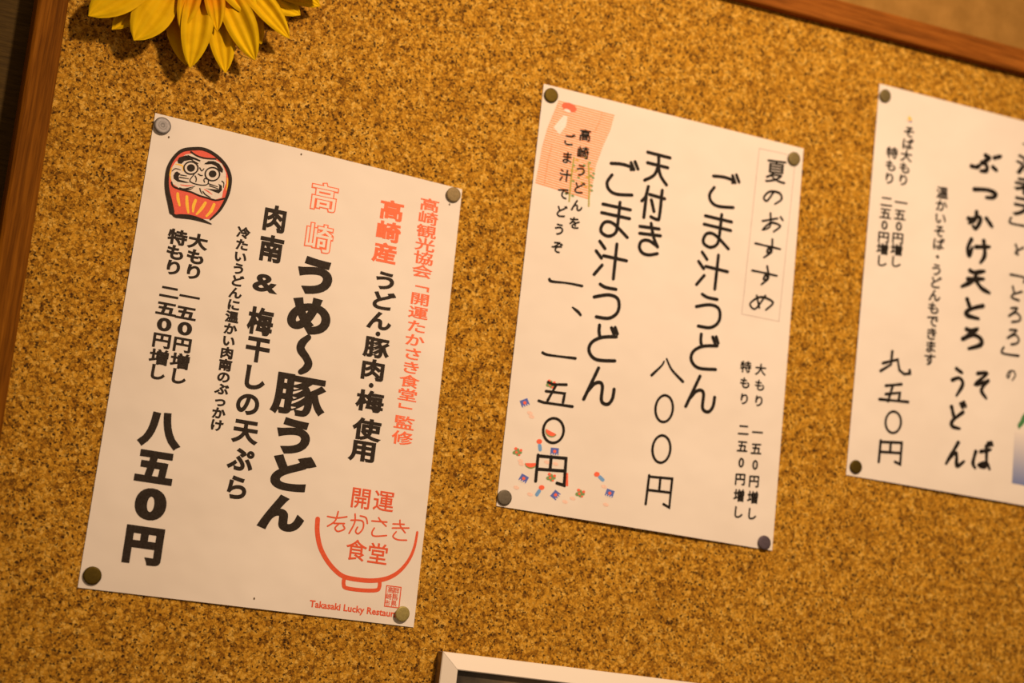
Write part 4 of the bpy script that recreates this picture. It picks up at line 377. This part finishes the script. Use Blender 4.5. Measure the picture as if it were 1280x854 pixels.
PRINT_TORORO = [
 ('group','printed_line',[('stroke','printed_line','ink2',[3.71,3.03,3.99,2.61],[[(623.58,113.23),(627.55,111.71),(620.59,106.68)],[(620.59,106.68),(625.22,105.54),(625.1,101.32),(620.11,99.86)],[(611.58,101.93),(616.1,102.09),(619.37,104.49)],[(631.04,105.39),(634.64,103.42)],[(631.89,113.04),(637.7,115.55)],[(615.32,84.24),(627.53,86.28),(634.53,84.8),(632.69,81.42),(626.58,80.11)],[(611.57,60.31),(614.97,60.43),(620.9,63.45),(622.45,60.81),(618.84,53.91),(616.02,55.33)],[(618.6,66.88),(617.66,61.0),(612.5,56.96)],[(627.73,63.7),(633.33,58.33)],[(615.42,44.6),(612.54,37.55),(614.29,32.04),(616.55,38.36)],[(619.86,39.62),(631.99,42.08)],[(626.53,45.69),(628.11,34.81),(624.76,28.26)],[(615.81,20.35),(619.94,19.53),(628.58,22.29)],[(614.28,13.4),(628.33,16.15)],[(621.93,20.16),(619.04,13.16),(609.37,6.62)],[(621.0,14.13),(626.81,8.84),(634.2,6.41)],[(614.73,-2.22),(617.89,-8.58)],[(629.12,-4.71),(620.56,-8.07),(614.77,-12.06),(616.31,-14.66),(625.8,-15.2)],[(615.72,-25.17),(619.79,-25.57),(625.05,-23.68),(612.95,-33.16)],[(612.95,-33.16),(622.03,-28.62),(628.89,-30.25),(628.95,-34.85),(618.78,-39.57)]],True,0)]),
 ('group','printed_line',[('stroke','printed_line','ink2',[3.22,2.57,3.34,2.19],[[(609.05,-56.65),(614.22,-58.95)],[(605.98,-65.73),(612.03,-63.18),(615.33,-67.31),(610.52,-76.66)],[(606.72,-85.79),(609.87,-94.8)],[(616.87,-88.34),(608.23,-96.13),(608.54,-100.3),(614.8,-100.97)],[(614.68,-82.34),(616.64,-85.2)],[(617.07,-80.87),(619.03,-83.73)],[(614.33,-111.59),(604.96,-128.6)],[(607.79,-123.55),(613.18,-119.56),(614.36,-128.82),(620.26,-124.75)]],True,0)]),
 ('group','printed_line',[('stroke','printed_line','ink2',[3.22,2.57,3.34,2.19],[[(627.91,-56.99),(636.16,-55.55),(626.74,-65.34),(637.55,-60.9)],[(637.55,-60.9),(632.03,-68.72),(636.72,-74.35)]],True,0)]),
 ('group','printed_line',[('stroke','printed_line','ink2',[3.22,2.57,3.34,2.19],[[(630.09,-115.84),(628.22,-124.57),(630.46,-128.01)],[(634.55,-115.13),(643.16,-112.29)],[(639.23,-110.16),(639.76,-124.88),(634.02,-125.35),(640.11,-122.72),(643.17,-126.89)],[(640.83,-107.78),(641.97,-109.72)],[(643.29,-106.97),(644.43,-108.91)]],True,0)]),
 ('group','printed_line',[('stroke','printed_line','ink2',[2.31,1.8,2.31],[[(552.87,-53.45),(552.47,-63.44),(544.26,-69.51)],[(545.7,-63.58),(557.91,-58.68),(559.98,-66.33),(564.3,-68.53),(569.08,-67.27),(568.64,-64.81)],[(549.44,-79.72),(562.49,-76.42)],[(555.36,-78.28),(552.27,-90.74)],[(549.95,-85.91),(561.79,-82.84),(561.06,-88.84)],[(545.03,-90.5),(569.05,-88.54)]],False,0),('stroke','printed_line','ink2',[1.8],[[(564.26,-104.7),(563.83,-107.77),(562.47,-110.49),(560.42,-112.44),(557.96,-113.33),(555.49,-113.01),(553.37,-111.56),(551.92,-109.17),(551.37,-106.22),(551.8,-103.16),(553.14,-100.43),(555.19,-98.47),(557.65,-97.58),(560.13,-97.88),(562.26,-99.34),(563.71,-101.73),(564.26,-104.7)]],True,0),('stroke','printed_line','ink2',[2.06],[[(548.45,-120.46),(548.08,-136.2)],[(548.54,-121.48),(566.16,-119.29),(565.99,-135.27),(561.56,-134.1)],[(556.84,-120.36),(556.93,-127.39)],[(548.65,-128.69),(566.05,-126.98)]],False,0)]),
 ('group','printed_line',[('stroke','printed_line','ink2',[1.99,1.65,2.06],[[(652.46,24.4),(664.92,24.49),(665.17,20.63)],[(655.13,15.5),(656.84,10.53)],[(663.59,13.01),(655.55,9.11),(655.03,6.66),(661.3,5.74)],[(654.89,-1.58),(660.35,-0.78),(653.26,-7.97)],[(653.26,-7.97),(659.2,-4.28),(663.53,-6.98),(662.35,-10.13),(656.28,-12.08)],[(654.65,-18.57),(660.81,-18.02),(653.03,-25.03)],[(653.03,-25.03),(659.66,-21.49),(663.31,-24.56),(661.46,-27.81),(656.76,-29.47)],[(649.75,-33.06),(649.1,-37.58),(663.72,-37.05)]],True,0),('stroke','printed_line','ink2',[1.24],[[(657.45,-49.98),(655.77,-55.46),(654.3,-53.99),(656.11,-50.44),(660.15,-49.5),(661.74,-52.69),(659.26,-56.59)]],True,0),('stroke','printed_line','ink2',[1.99,1.65,2.06],[[(650.16,68.99),(649.75,64.72),(662.83,65.05)],[(655.68,48.67),(657.6,44.9)],[(662.7,47.71),(656.07,42.81),(658.25,41.46)]],True,0),('text','printed_line','ink2','brush',18.35,12.85,[('「',663.92,128.94)]),('text','printed_line','ink2','brushbold',25.85,15.93,[('海',665.29,113.65),('老',665.04,97.09),('天',664.8,80.62)])]),
 ('group','printed_line',[('text','printed_line','ink2','brushmid',9.67,8.68,[('そ',554.42,116.25),('ば',553.83,106.63),('大',553.24,97.04),('も',552.66,87.48),('り',552.07,77.95)]),('text','printed_line','ink2','brushmid',10.64,8.6,[('一',551.52,60.05)]),('text','printed_line','ink2','brushmid',9.88,8.53,[('五',551.22,50.66),('0',550.98,41.55),('円',550.75,32.46),('増',550.51,23.4),('し',550.28,14.37)])]),
 ('group','printed_line',[('text','printed_line','ink2','brushmid',9.57,8.62,[('特',540.82,96.77),('も',540.41,86.65),('り',540.0,76.57)]),('text','printed_line','ink2','brushmid',9.81,8.5,[('二',538.89,58.29),('五',538.76,49.09),('0',538.63,39.92),('円',538.5,30.78),('増',538.37,21.67),('し',538.24,12.58)])]),
 ('group','printed_line',[('text','printed_line','ink2','brushmid',10.01,9.16,[('温',586.99,75.46),('か',586.85,65.34),('い',586.71,55.25),('そ',586.57,45.19),('ば',586.43,35.16),('・',586.3,25.16),('う',586.16,15.19),('ど',586.02,5.25),('ん',585.88,-4.66),('も',585.75,-14.53),('で',585.61,-24.38),('き',585.48,-34.2),('ま',585.34,-43.99),('す',585.21,-53.74)])]),
 ('group','printed_flame_mark',[('poly','printed_picture','yellow',[[(553.54,128.9),(555.65,127.3),(556.31,124.85),(554.42,125.14),(552.73,124.34),(552.02,125.94)]],False,0),('poly','printed_picture','pink',[[(551.56,125.83),(553.14,126.51),(553.88,124.6),(552.19,123.79)]],False,1),('poly','printed_picture','blue',[[(553.85,125.01),(556.18,125.13),(556.35,124.34),(553.58,123.91)]],False,2)]),
 ('gradient','printed_sky_picture',(663.97,-94.96),(665.89,-134.41),90.0),
 ('group','printed_leaf_picture',[('poly','printed_picture','leaf',[[(666.24,-89.59),(668.41,-86.23),(669.95,-82.46),(672.69,-78.49),(678.45,-74.5),(684.61,-76.5),(680.22,-83.28),(673.21,-86.44),(670.44,-89.91),(667.41,-92.9)]],False,2)]),
]
# ------------------------------------------------------------------ lettering
GLYPHS = {}
def glyph(ch, bevel=0.0, font_res=6):
    """outline of one character in em units, centred, thickened by a round margin"""
    key = (ch, bevel)
    if key in GLYPHS: return GLYPHS[key]
    cu = bpy.data.curves.new('glyph', 'FONT')
    vert = {'「': '﹁', '」': '﹂'}.get(ch)
    cu.body = ch; cu.size = 1.0; cu.resolution_u = font_res; cu.fill_mode = 'BOTH'
    if bevel: cu.bevel_depth = bevel; cu.bevel_resolution = 1
    o = bpy.data.objects.new('glyph', cu); COL.objects.link(o)
    dg = bpy.context.evaluated_depsgraph_get(); dg.update()
    me = bpy.data.meshes.new_from_object(o.evaluated_get(dg))
    kz = (0.05 / bevel) if bevel else 0.0
    vs = [(v.co.x - 0.5, v.co.y - 0.38, v.co.z * kz) for v in me.vertices]
    fs = [tuple(p.vertices) for p in me.polygons if all(vs[i][2] > -0.001 for i in p.vertices)]
    if ch in '0&':
        cx = (min(v[0] for v in vs) + max(v[0] for v in vs)) / 2; cy = (min(v[1] for v in vs) + max(v[1] for v in vs)) / 2
        vs = [(v[0] - cx, v[1] - cy, v[2]) for v in vs]
    if ch in '「」':        # set upright for a vertical column: quarter turn
        vs = [(v[1], -v[0], v[2]) for v in vs]
        cx = (min(v[0] for v in vs) + max(v[0] for v in vs)) / 2; cy = (min(v[1] for v in vs) + max(v[1] for v in vs)) / 2
        vs = [(v[0] - cx, v[1] - cy, v[2]) for v in vs]
    bpy.data.objects.remove(o); bpy.data.curves.remove(cu); bpy.data.meshes.remove(me)
    GLYPHS[key] = (vs, fs); return GLYPHS[key]

STYLE = {  # bevel, vertical shear, pen copies (em)
    'bold': (0.036, 0.0, [(0, 0)]), 'xbold': (0.058, 0.0, [(0, 0)]), 'xkanji': (0.034, 0.0, [(0, 0)]), 'small': (0.030, 0.0, [(0, 0)]), 'med': (0.020, 0.0, [(0, 0)]),
    'round': (0.012, 0.0, [(0, 0)]), 'brush': (0.0, 0.10, [(-0.008, 0.008), (0.012, -0.012)]),
    'brushmid': (0.010, 0.10, [(-0.014, 0.014), (0.018, -0.018)]), 'brushbold': (0.020, 0.10, [(-0.012, 0.012), (0.016, -0.016)])}

def add_text(buf, chars, w, h, style, lift):
    bev, shear, copies = STYLE[style]
    n = 1.0 / (0.90 + 2 * bev)
    for ch, cx, cy in chars:
        vs, fs = glyph(ch, bev)
        for ci, (dx, dy) in enumerate(copies):
            base = len(buf[0])
            for x, y, z in vs:
                x2 = x + dx; y2 = y + dy + shear * x
                buf[0].append((cx + x2 * n * w, cy + y2 * n * h, lift + z + 0.01 * ci))
            buf[1].extend(tuple(i + base for i in f) for f in fs)

def catmull(pts, n=6):
    if len(pts) < 3: return pts
    closed = pts[0] == pts[-1]
    P = ([pts[-2]] if closed else [pts[0]]) + list(pts) + ([pts[1]] if closed else [pts[-1]])
    out = []
    for i in range(1, len(P) - 2):
        a, b, c, d = P[i - 1], P[i], P[i + 1], P[i + 2]
        for k in range(n):
            t = k / n
            out.append(tuple(0.5 * (2 * b[j] + (c[j] - a[j]) * t + (2 * a[j] - 5 * b[j] + 4 * c[j] - d[j]) * t * t + (3 * b[j] - a[j] - 3 * c[j] + d[j]) * t ** 3) for j in (0, 1)))
    return out + [tuple(pts[-1])]

def add_strokes(buf, lines, widths, curve, lift):
    for ln in lines:
        p = catmull(ln) if curve else list(ln)
        if not curve and len(widths) > 1:      # straight strokes still taper
            q = []
            for a, b in zip(p[:-1], p[1:]):
                q += [(a[0] + (b[0] - a[0]) * t / 4, a[1] + (b[1] - a[1]) * t / 4) for t in range(4)]
            p = q + [p[-1]]
        elif len(p) == 2 and len(widths) > 1:
            a, b = p; p = [(a[0] + (b[0] - a[0]) * t / 5, a[1] + (b[1] - a[1]) * t / 5) for t in range(6)]
        d = [0.0]
        for a, b in zip(p[:-1], p[1:]): d.append(d[-1] + math.hypot(b[0] - a[0], b[1] - a[1]))
        L = d[-1] or 1.0
        def wd(t):
            if len(widths) == 1: return widths[0] / 2
            f = t * (len(widths) - 1); i = min(int(f), len(widths) - 2)
            return (widths[i] + (widths[i + 1] - widths[i]) * (f - i)) / 2
        r = [wd(v / L) for v in d]
        SEQ[0] += 1
        z = lift + 0.004 * (SEQ[0] % 12)
        n = len(p); closed = n > 3 and math.hypot(p[0][0] - p[-1][0], p[0][1] - p[-1][1]) < 1e-6
        k = len(buf[0]); base = []
        for i in range(n):
            a = p[i - 1] if i else (p[-2] if closed else None)
            c = p[i + 1] if i < n - 1 else (p[1] if closed else None)
            def unit(q, t):
                l = math.hypot(t[0] - q[0], t[1] - q[1]) or 1.0
                return ((t[0] - q[0]) / l, (t[1] - q[1]) / l)
            d1 = unit(a, p[i]) if a else None; d2 = unit(p[i], c) if c else None
            d1 = d1 or d2; d2 = d2 or d1
            m = (-(d1[1] + d2[1]), d1[0] + d2[0]); l = math.hypot(*m)
            if l < 0.3: m = (-d1[1], d1[0]); g = 1.0
            else:
                m = (m[0] / l, m[1] / l); g = min(1.5, 1.0 / max(0.3, m[0] * -d1[1] + m[1] * d1[0]))
            buf[0].extend([(p[i][0] + m[0] * r[i] * g, p[i][1] + m[1] * r[i] * g, z), (p[i][0] - m[0] * r[i] * g, p[i][1] - m[1] * r[i] * g, z)])
            base.append(m)
            if i: buf[1].append((k + 2 * i - 2, k + 2 * i - 1, k + 2 * i + 1, k + 2 * i))
        if not closed and max(r) > 0.2:       # round ends
            for i, sgn in ((0, 1), (n - 1, -1)):
                q0 = len(buf[0]); m = base[i]; t0 = math.atan2(m[1], m[0])
                buf[0].extend([(p[i][0] + r[i] * math.cos(t0 + sgn * math.pi * j / 6), p[i][1] + r[i] * math.sin(t0 + sgn * math.pi * j / 6), z) for j in range(7)])
                buf[1].append(tuple(range(q0, q0 + 7)))

SEQ = [0]
LAYER = 0.06
COLNAME = {'ink': 'black', 'red': 'red', 'red2': 'red'}
def sheet_z(corners, lifts):
    (x0, y0), (x1, _), (x2, y2), _ = corners
    def f(x, y):
        u = min(1.0, max(0.0, (x - x0) / (x1 - x0))); v = min(1.0, max(0.0, (y0 - y) / (y0 - y2)))
        z = 0.7
        z += lifts[0] * math.sin(math.pi * u) * v ** 2.5            # foot of the sheet bellies off the cork
        z += lifts[1] * math.sin(math.pi * v) * (1 - u) ** 3      # left edge
        z += lifts[2] * math.sin(math.pi * v) * u ** 3            # right edge
        z += lifts[3] * math.sin(math.pi * u) * (1 - v) ** 3      # head
        z += 0.5 * math.sin(math.pi * u) * math.sin(math.pi * v)
        return z
    return f

def build_print(item, zf, sheet, mark):
    kind = item[0]
    parts = {}
    def buf(c): return parts.setdefault(c, ([], []))
    def collect(it):
        k = it[0]
        if k == 'group':
            for s in it[2]: collect(s)
        elif k == 'text':
            _, nm, c, st, w, h, chars = it
            if st == 'hollow':
                add_text(buf(c), chars, w, h, 'xbold', LAYER * 0)
                vs, fs = buf('paper')
                for ch, cx, cy in chars:
                    g, gf = glyph(ch, 0.014); b0 = len(vs); n = 1.0 / 1.004
                    vs += [(cx + x * n * w, cy + y * n * h, LAYER * 1.2 + z) for x, y, z in g]; fs += [tuple(i + b0 for i in f) for f in gf]
            else:
                add_text(buf(c), chars, w, h, st, LAYER * 4 if c.startswith('ink') else 0.0)
        elif k == 'stroke':
            _, nm, c, ws, lines, curve, layer = it
            add_strokes(buf(c), lines, ws, curve, LAYER * (layer + (4 if (nm == 'printed_line' and c.startswith('ink')) else 0)))
        elif k == 'poly':
            _, nm, c, polys, curve, layer = it
            b = buf(c)
            for pl in polys:
                k0 = len(b[0]); SEQ[0] += 1; zz = LAYER * layer + 0.004 * (SEQ[0] % 12); b[0].extend((x, y, zz) for x, y in pl); b[1].append(tuple(range(k0, k0 + len(pl))))
        elif k == 'latin':
            _, nm, c, measure, full, a, e = it
            def run(txt):
                cu = bpy.data.curves.new('g', 'FONT'); cu.body = txt; cu.resolution_u = 2; cu.fill_mode = 'BOTH'; cu.bevel_depth = 0.028; cu.bevel_resolution = 0
                o = bpy.data.objects.new('g', cu); COL.objects.link(o)
                dg = bpy.context.evaluated_depsgraph_get(); dg.update()
                me = bpy.data.meshes.new_from_object(o.evaluated_get(dg))
                r = ([(v.co.x, v.co.y, v.co.z * 1.5) for v in me.vertices], [tuple(p.vertices) for p in me.polygons if all(me.vertices[i].co.z > -1e-4 for i in p.vertices)])
                bpy.data.objects.remove(o); return r
            wm = max(v[0] for v in run(measure)[0]); g, gf = run(full)
            L = math.hypot(e[0] - a[0], e[1] - a[1]); s = L / wm; th = math.atan2(e[1] - a[1], e[0] - a[0])
            b = buf(c); k0 = len(b[0])
            b[0].extend((a[0] + s * (x * math.cos(th) - y * math.sin(th)), a[1] + s * (x * math.sin(th) + y * math.cos(th)), z) for x, y, z in g)
            b[1].extend(tuple(i + k0 for i in f) for f in gf)
    if kind == 'gradient':
        _, nm, a, e, w = item
        vs = []; n = 8
        for j in range(n + 1):
            for i in range(n + 1):
                x = a[0] + w * i / n; y = a[1] + (e[1] - a[1]) * j / n
                vs.append(W(x, y, zf(x, y) + 0.1))
        fs = [(j * (n + 1) + i, (j + 1) * (n + 1) + i, (j + 1) * (n + 1) + i + 1, j * (n + 1) + i + 1) for j in range(n) for i in range(n)]
        mesh_obj(nm, vs, fs, MAT['sky_print'], sheet); return
    collect(item)
    # one mesh per print, its inks as material slots; every face lies on the sheet's own curve
    vs, fs, mi, mats = [], [], [], []
    for c, (v, f) in parts.items():
        if not v: continue
        k0 = len(vs); mats.append(MAT[c])
        vs += [W(x, y, zf(x, y) + 0.09 + l) for x, y, l in v]
        fs += [tuple(i + k0 for i in q) for q in f]; mi += [len(mats) - 1] * len(f)
    o = mesh_obj(item[1], vs, fs, mats[0], sheet)
    for m in mats[1:]: o.data.materials.append(m)
    o.data.polygons.foreach_set('material_index', mi)
    # faces with many corners are concave pictures: triangulate them properly
    bm = bmesh.new(); bm.from_mesh(o.data)
    bmesh.ops.triangulate(bm, faces=[q for q in bm.faces if len(q.verts) > 4])
    for q in bm.faces:
        if q.normal.y > 0: q.normal_flip()
    bm.to_mesh(o.data); bm.free()
    return o

def make_sheet(corners, lifts, label, prints, holes=()):
    tl, tr, br, bl = corners
    cx = (bl[0] + br[0]) / 2; cy = (bl[1] + br[1]) / 2
    root = empty('menu_sheet', W(cx, cy, 0.0), label, 'menu')
    zf = sheet_z(corners, lifts); NX, NY = 42, 58
    vs, fs = [], []
    for side in (0, 1):
        for j in range(NY + 1):
            for i in range(NX + 1):
                u, v = i / NX, j / NY
                x = (tl[0] * (1 - u) + tr[0] * u) * (1 - v) + (bl[0] * (1 - u) + br[0] * u) * v
                y = (tl[1] * (1 - u) + tr[1] * u) * (1 - v) + (bl[1] * (1 - u) + br[1] * u) * v
                vs.append(W(x, y, zf(x, y) - 0.11 * side))
    S = (NX + 1) * (NY + 1)
    for j in range(NY):
        for i in range(NX):
            a = j * (NX + 1) + i; q = (a, a + NX + 1, a + NX + 2, a + 1)
            fs.append(q); fs.append(tuple(S + k for k in reversed(q)))
    rim = [i for i in range(NX + 1)] + [(j + 1) * (NX + 1) - 1 for j in range(1, NY + 1)] + [NY * (NX + 1) + i for i in range(NX - 1, -1, -1)] + [j * (NX + 1) for j in range(NY - 1, 0, -1)]
    k0 = len(vs); vs += [vs[a].copy() for a in rim] + [vs[S + a].copy() for a in rim]; nr = len(rim)   # the cut edge keeps its own vertices
    for i in range(nr): fs.append((k0 + i, k0 + (i + 1) % nr, k0 + nr + (i + 1) % nr, k0 + nr + i))
    pg = mesh_obj('paper', vs, fs, MAT['paper'], root, smooth=False)
    for p in pg.data.polygons: p.use_smooth = len(p.vertices) == 4 and abs(p.normal.y) > 0.7
    for it in prints: build_print(it, zf, root, '')
    for hx, hy in holes:   # old pin holes
        b = ([], []); m = 8
        v = [W(hx + 0.55 * math.cos(2 * math.pi * k / m), hy + 0.8 * math.sin(2 * math.pi * k / m), zf(hx, hy) + 0.1) for k in range(m)]
        mesh_obj('pin_hole', v, [tuple(range(m))[::-1]], MAT['hole'], root)
    return root, zf

sheet_a, za = make_sheet(SHEET_CORNERS[0], (0.8, 0.15, 0.2, 0.3), 'menu sheet with a round red doll picture and thick black lettering, left of the three', PRINT_LUCKY, HOLES[0])
sheet_b, zb = make_sheet(SHEET_CORNERS[1], (2.2, 0.2, 0.3, 0.3), 'white menu sheet with an orange bamboo blind picture in its corner, middle of the three', PRINT_SUMMER)
sheet_c, zc = make_sheet(SHEET_CORNERS[2], (1.8, 0.4, 0.3, 0.3), 'white menu sheet with black brush lettering and a small flame mark, rightmost of the three', PRINT_TORORO)

# ------------------------------------------------------------------ drawing pins
def tack(pos, mat, z, label, ringed=False, lean=(0, 0), rad=5.3):
    root = empty('thumbtack', W(pos[0], pos[1], z), label, 'thumbtack', None)
    R_ = Matrix.Rotation(math.radians(lean[0]), 3, 'X') @ Matrix.Rotation(math.radians(lean[1]), 3, 'Z')
    prof = [(0, 0.0), (rad - 0.5, 0.0), (rad, 0.25), (rad, 0.75), (rad - 0.3, 1.02), (rad * 0.8, 1.08), (rad * 0.4, 1.14), (0, 1.16)]
    if ringed: prof = [(0, 0.0), (rad - 0.5, 0.0), (rad, 0.25), (rad, 0.6), (rad - 0.4, 0.95), (rad * 0.72, 1.15), (rad * 0.60, 0.95), (rad * 0.46, 1.25), (rad * 0.30, 1.30), (rad * 0.18, 0.95), (0, 0.90)]
    n = 40
    def lathe(pr):
        vs, fs = [], []
        for r, h in pr:
            for k in range(n):
                a = 2 * math.pi * k / n
                vs.append(R_ @ Vector((r * math.cos(a), -h, r * math.sin(a))) / 1000)
        for i in range(len(pr) - 1):
            for k in range(n):
                fs.append((i * n + k, i * n + (k + 1) % n, (i + 1) * n + (k + 1) % n, (i + 1) * n + k))
        return vs, fs
    v, f = lathe(prof)
    h = mesh_obj('head', v, f, mat, root, smooth=True, world_space=False)
    bm = bmesh.new(); bm.from_mesh(h.data); bmesh.ops.remove_doubles(bm, verts=bm.verts, dist=1e-7); bmesh.ops.recalc_face_normals(bm, faces=bm.faces); bm.to_mesh(h.data); bm.free()
    for p in h.data.polygons: p.use_smooth = True
    v, f = lathe([(0, -6.5), (0.45, -5.2), (0.5, 0.0), (0, 0.02)])
    nd = mesh_obj('needle', v, f, MAT['steel'], root, world_space=False); recalc(nd)
    return root
tack(TACKS[0], MAT['steel'], 1.6, 'bare steel thumbtack with ringed head, top left corner of the doll picture menu', True, (-5, 6), 5.5)
tack(TACKS[1], MAT['brass_mid'], 1.7, 'dull olive brass thumbtack in the top right corner of the doll picture menu', False, (3, 3), 5.0)
tack(TACKS[2], MAT['black_brass'], 1.2, 'dark brown thumbtack in the bottom left corner of the doll picture menu', False, (0, 0), 5.5)
tack(TACKS[3], MAT['brass'], 2.6, 'pale gold thumbtack beside the red seal, bottom right corner of the doll picture menu', False, (6, 8), 4.9)
tack(TACKS[4], MAT['black_brass'], 1.3, 'blackish thumbtack above the orange blind picture on the middle menu', False, (0, 0), 5.1)
tack(TACKS[5], MAT['dark_brass'], 1.8, 'olive brass thumbtack over the heading box, top right corner of the middle menu', False, (3, 3), 5.0)
tack(TACKS[6], MAT['dark_grey'], 1.3, 'grey brown thumbtack in the bottom left corner of the middle menu', False, (0, 0), 5.1)
tack(TACKS[7], MAT['pewter'], 1.6, 'purplish grey thumbtack in the bottom right corner of the middle menu', False, (-4, 0), 5.0)
tack(TACKS[8], MAT['dark_brass'], 1.6, 'dark brass thumbtack in the top left corner of the rightmost menu', False, (6, 6), 5.0)
tack(TACKS[9], MAT['black_brass'], 1.3, 'dark olive thumbtack in the bottom left corner of the rightmost menu', False, (0, 0), 4.9)

# ------------------------------------------------------------------ pale picture frame at the foot of the photo
FX0, FY1, FW, FH, FT, FZ0, FZ1 = 230.3, -308.7, 254.0, 203.0, 10.6, 0.4, 13.0
pic = empty('picture_frame', W(FX0 + FW / 2, FY1 - FH, 0), 'pale silver picture frame with mitred corners below the middle menu', 'picture frame')
def frame_side(side):
    x0, x1, y0, y1 = FX0, FX0 + FW, FY1 - FH, FY1
    prof = [(0, FZ0), (0, FZ1 - 3.2), (0.5, FZ1 - 2.5), (FT - 0.6, FZ1), (FT, FZ1 - 0.5), (FT, FZ1 - 4.5), (FT - 3, FZ1 - 4.5), (FT - 3, FZ0)]
    vs = []
    for end in (0, 1):
        for t, z in prof:
            g = 0.12   # the mitre is a hair open
            if side == 'left': p = (x0 + t, (y0 + t + g, y1 - t - g)[end], z)
            if side == 'right': p = (x1 - t, (y0 + t + g, y1 - t - g)[end], z)
            if side == 'top': p = ((x0 + t + g, x1 - t - g)[end], y1 - t, z)
            if side == 'bottom': p = ((x0 + t + g, x1 - t - g)[end], y0 + t, z)
            vs.append(W(*p))
    k = len(prof)
    fs = [(i, (i + 1) % k, k + (i + 1) % k, k + i) for i in range(k)] + [tuple(range(k)), tuple(range(2 * k - 1, k - 1, -1))]
    o = mesh_obj('frame_side', vs, fs, MAT['silver_frame'], pic); recalc(o)
    o.data.materials.append(MAT['frame_side'])
    for p in o.data.polygons:   # bare brownish metal on the outer flank
        c = p.center; n = p.normal
        if abs(n.y) < 0.3 and {'left': n.x < -0.7, 'right': n.x > 0.7, 'top': n.z > 0.7, 'bottom': n.z < -0.7}[side]: p.material_index = 1
for s_ in ('left', 'right', 'top', 'bottom'): frame_side(s_)
ph = mesh_obj('photo_print', *box_data(FX0 + 8.5, FX0 + FW - 8.5, FY1 - FH + 8.5, FY1 - 8.5, FZ1 - 6.2, FZ1 - 4.7), MAT['photo'], pic); recalc(ph)
bk = mesh_obj('backing_board', *box_data(FX0 + 8, FX0 + FW - 8, FY1 - FH + 8, FY1 - 8, FZ0, FZ1 - 6.3), MAT['post'], pic); recalc(bk)

# ------------------------------------------------------------------ artificial yellow flower hanging from the top of the board
random.seed(4)
FC = (8.0, 114.0)
flower = empty('artificial_flower', W(FC[0], FC[1], 0), 'yellow artificial sunflower pinned at the top of the corkboard near its left corner', 'flower')
def petal(tipx, tipy, width, z_tip, z_base=15.0, r0=12.0, belly=5.0, wide_at=0.55, twist=0.0, cup=2.5, blunt=0.0, seed=0, shade=0.0):
    dx, dy = tipx - FC[0], tipy - FC[1]; L = math.hypot(dx, dy); ux, uy = dx / L, dy / L; px, py = -uy, ux
    nu, nv = 18, 16; vs = []; al = []
    rnd = random.Random(seed)
    ph1 = rnd.uniform(0, 6); bend = rnd.uniform(-1, 1) * 3.0
    for i in range(nu + 1):
        t = i / nu; s = r0 + (L - r0) * t
        wv = (math.sin(math.pi * min(1.0, t ** (math.log(0.5) / math.log(wide_at)))) ** 0.75) if 0 < t < 1 else 0.0
        wv = max(wv, 0.34 * (1 - t) if t < 0.5 else 0.0, blunt * (1 - t) * 2 if t > 0.5 else 0)
        half = width / 2 * wv + 0.15
        for j in range(nv + 1):
            c = 2 * j / nv - 1
            z = z_base + (z_tip - z_base) * t + belly * math.sin(math.pi * t) + cup * abs(c) ** 1.3 * wv + twist * c * wv
            z += 1.1 * math.cos(c * 9.5 + 0.3) * wv ** 0.7 + 0.4 * math.sin(t * 7 + ph1) * c
            off = c * half + bend * math.sin(math.pi * t) * 0.6
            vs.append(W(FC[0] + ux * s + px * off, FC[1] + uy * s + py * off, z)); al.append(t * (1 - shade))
    fs = [(i * (nv + 1) + j, i * (nv + 1) + j + 1, (i + 1) * (nv + 1) + j + 1, (i + 1) * (nv + 1) + j) for i in range(nu) for j in range(nv)]
    S = len(vs)
    vs += [v + Vector((0, 0.0003, 0)) for v in vs]; al += al
    fs += [tuple(S + k for k in reversed(f)) for f in fs]
    o = mesh_obj('petal', vs, fs, MAT['petal'], flower, smooth=True)
    at = o.data.attributes.new('along', 'FLOAT', 'POINT')
    at.data.foreach_set('value', al)
    return o
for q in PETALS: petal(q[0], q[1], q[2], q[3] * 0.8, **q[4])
# unseen upper half of the flower, one ring behind and one in front
for k in range(22):
    a = math.radians(-22 + k * 10.4)
    r = 78 + 9 * math.sin(k * 2.3)
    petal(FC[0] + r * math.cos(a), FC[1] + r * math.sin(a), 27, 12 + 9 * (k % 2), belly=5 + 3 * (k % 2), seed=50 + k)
def dome(name, rad, z0, hgt, mat, rough):
    vs, fs = [], []; n, m = 32, 10; rnd = random.Random(2)
    for i in range(m + 1):
        a = math.pi / 2 * i / m
        for k in range(n):
            b = 2 * math.pi * k / n; r = rad * math.cos(a) * (1 + rough * rnd.uniform(-1, 1))
            vs.append(W(FC[0] + r * math.cos(b), FC[1] + r * math.sin(b), z0 + hgt * math.sin(a) * (1 + rough * rnd.uniform(-1, 1))))
    for i in range(m):
        for k in range(n): fs.append((i * n + k, i * n + (k + 1) % n, (i + 1) * n + (k + 1) % n, (i + 1) * n + k))
    fs.append(tuple(range(n))[::-1])
    o = mesh_obj(name, vs, fs, mat, flower, smooth=True); recalc(o); return o
dome('flower_eye', 19, 17, 9, MAT['flower_eye'], 0.06)
dome('calyx', 15, 0.2, 17, MAT['calyx'], 0.03)
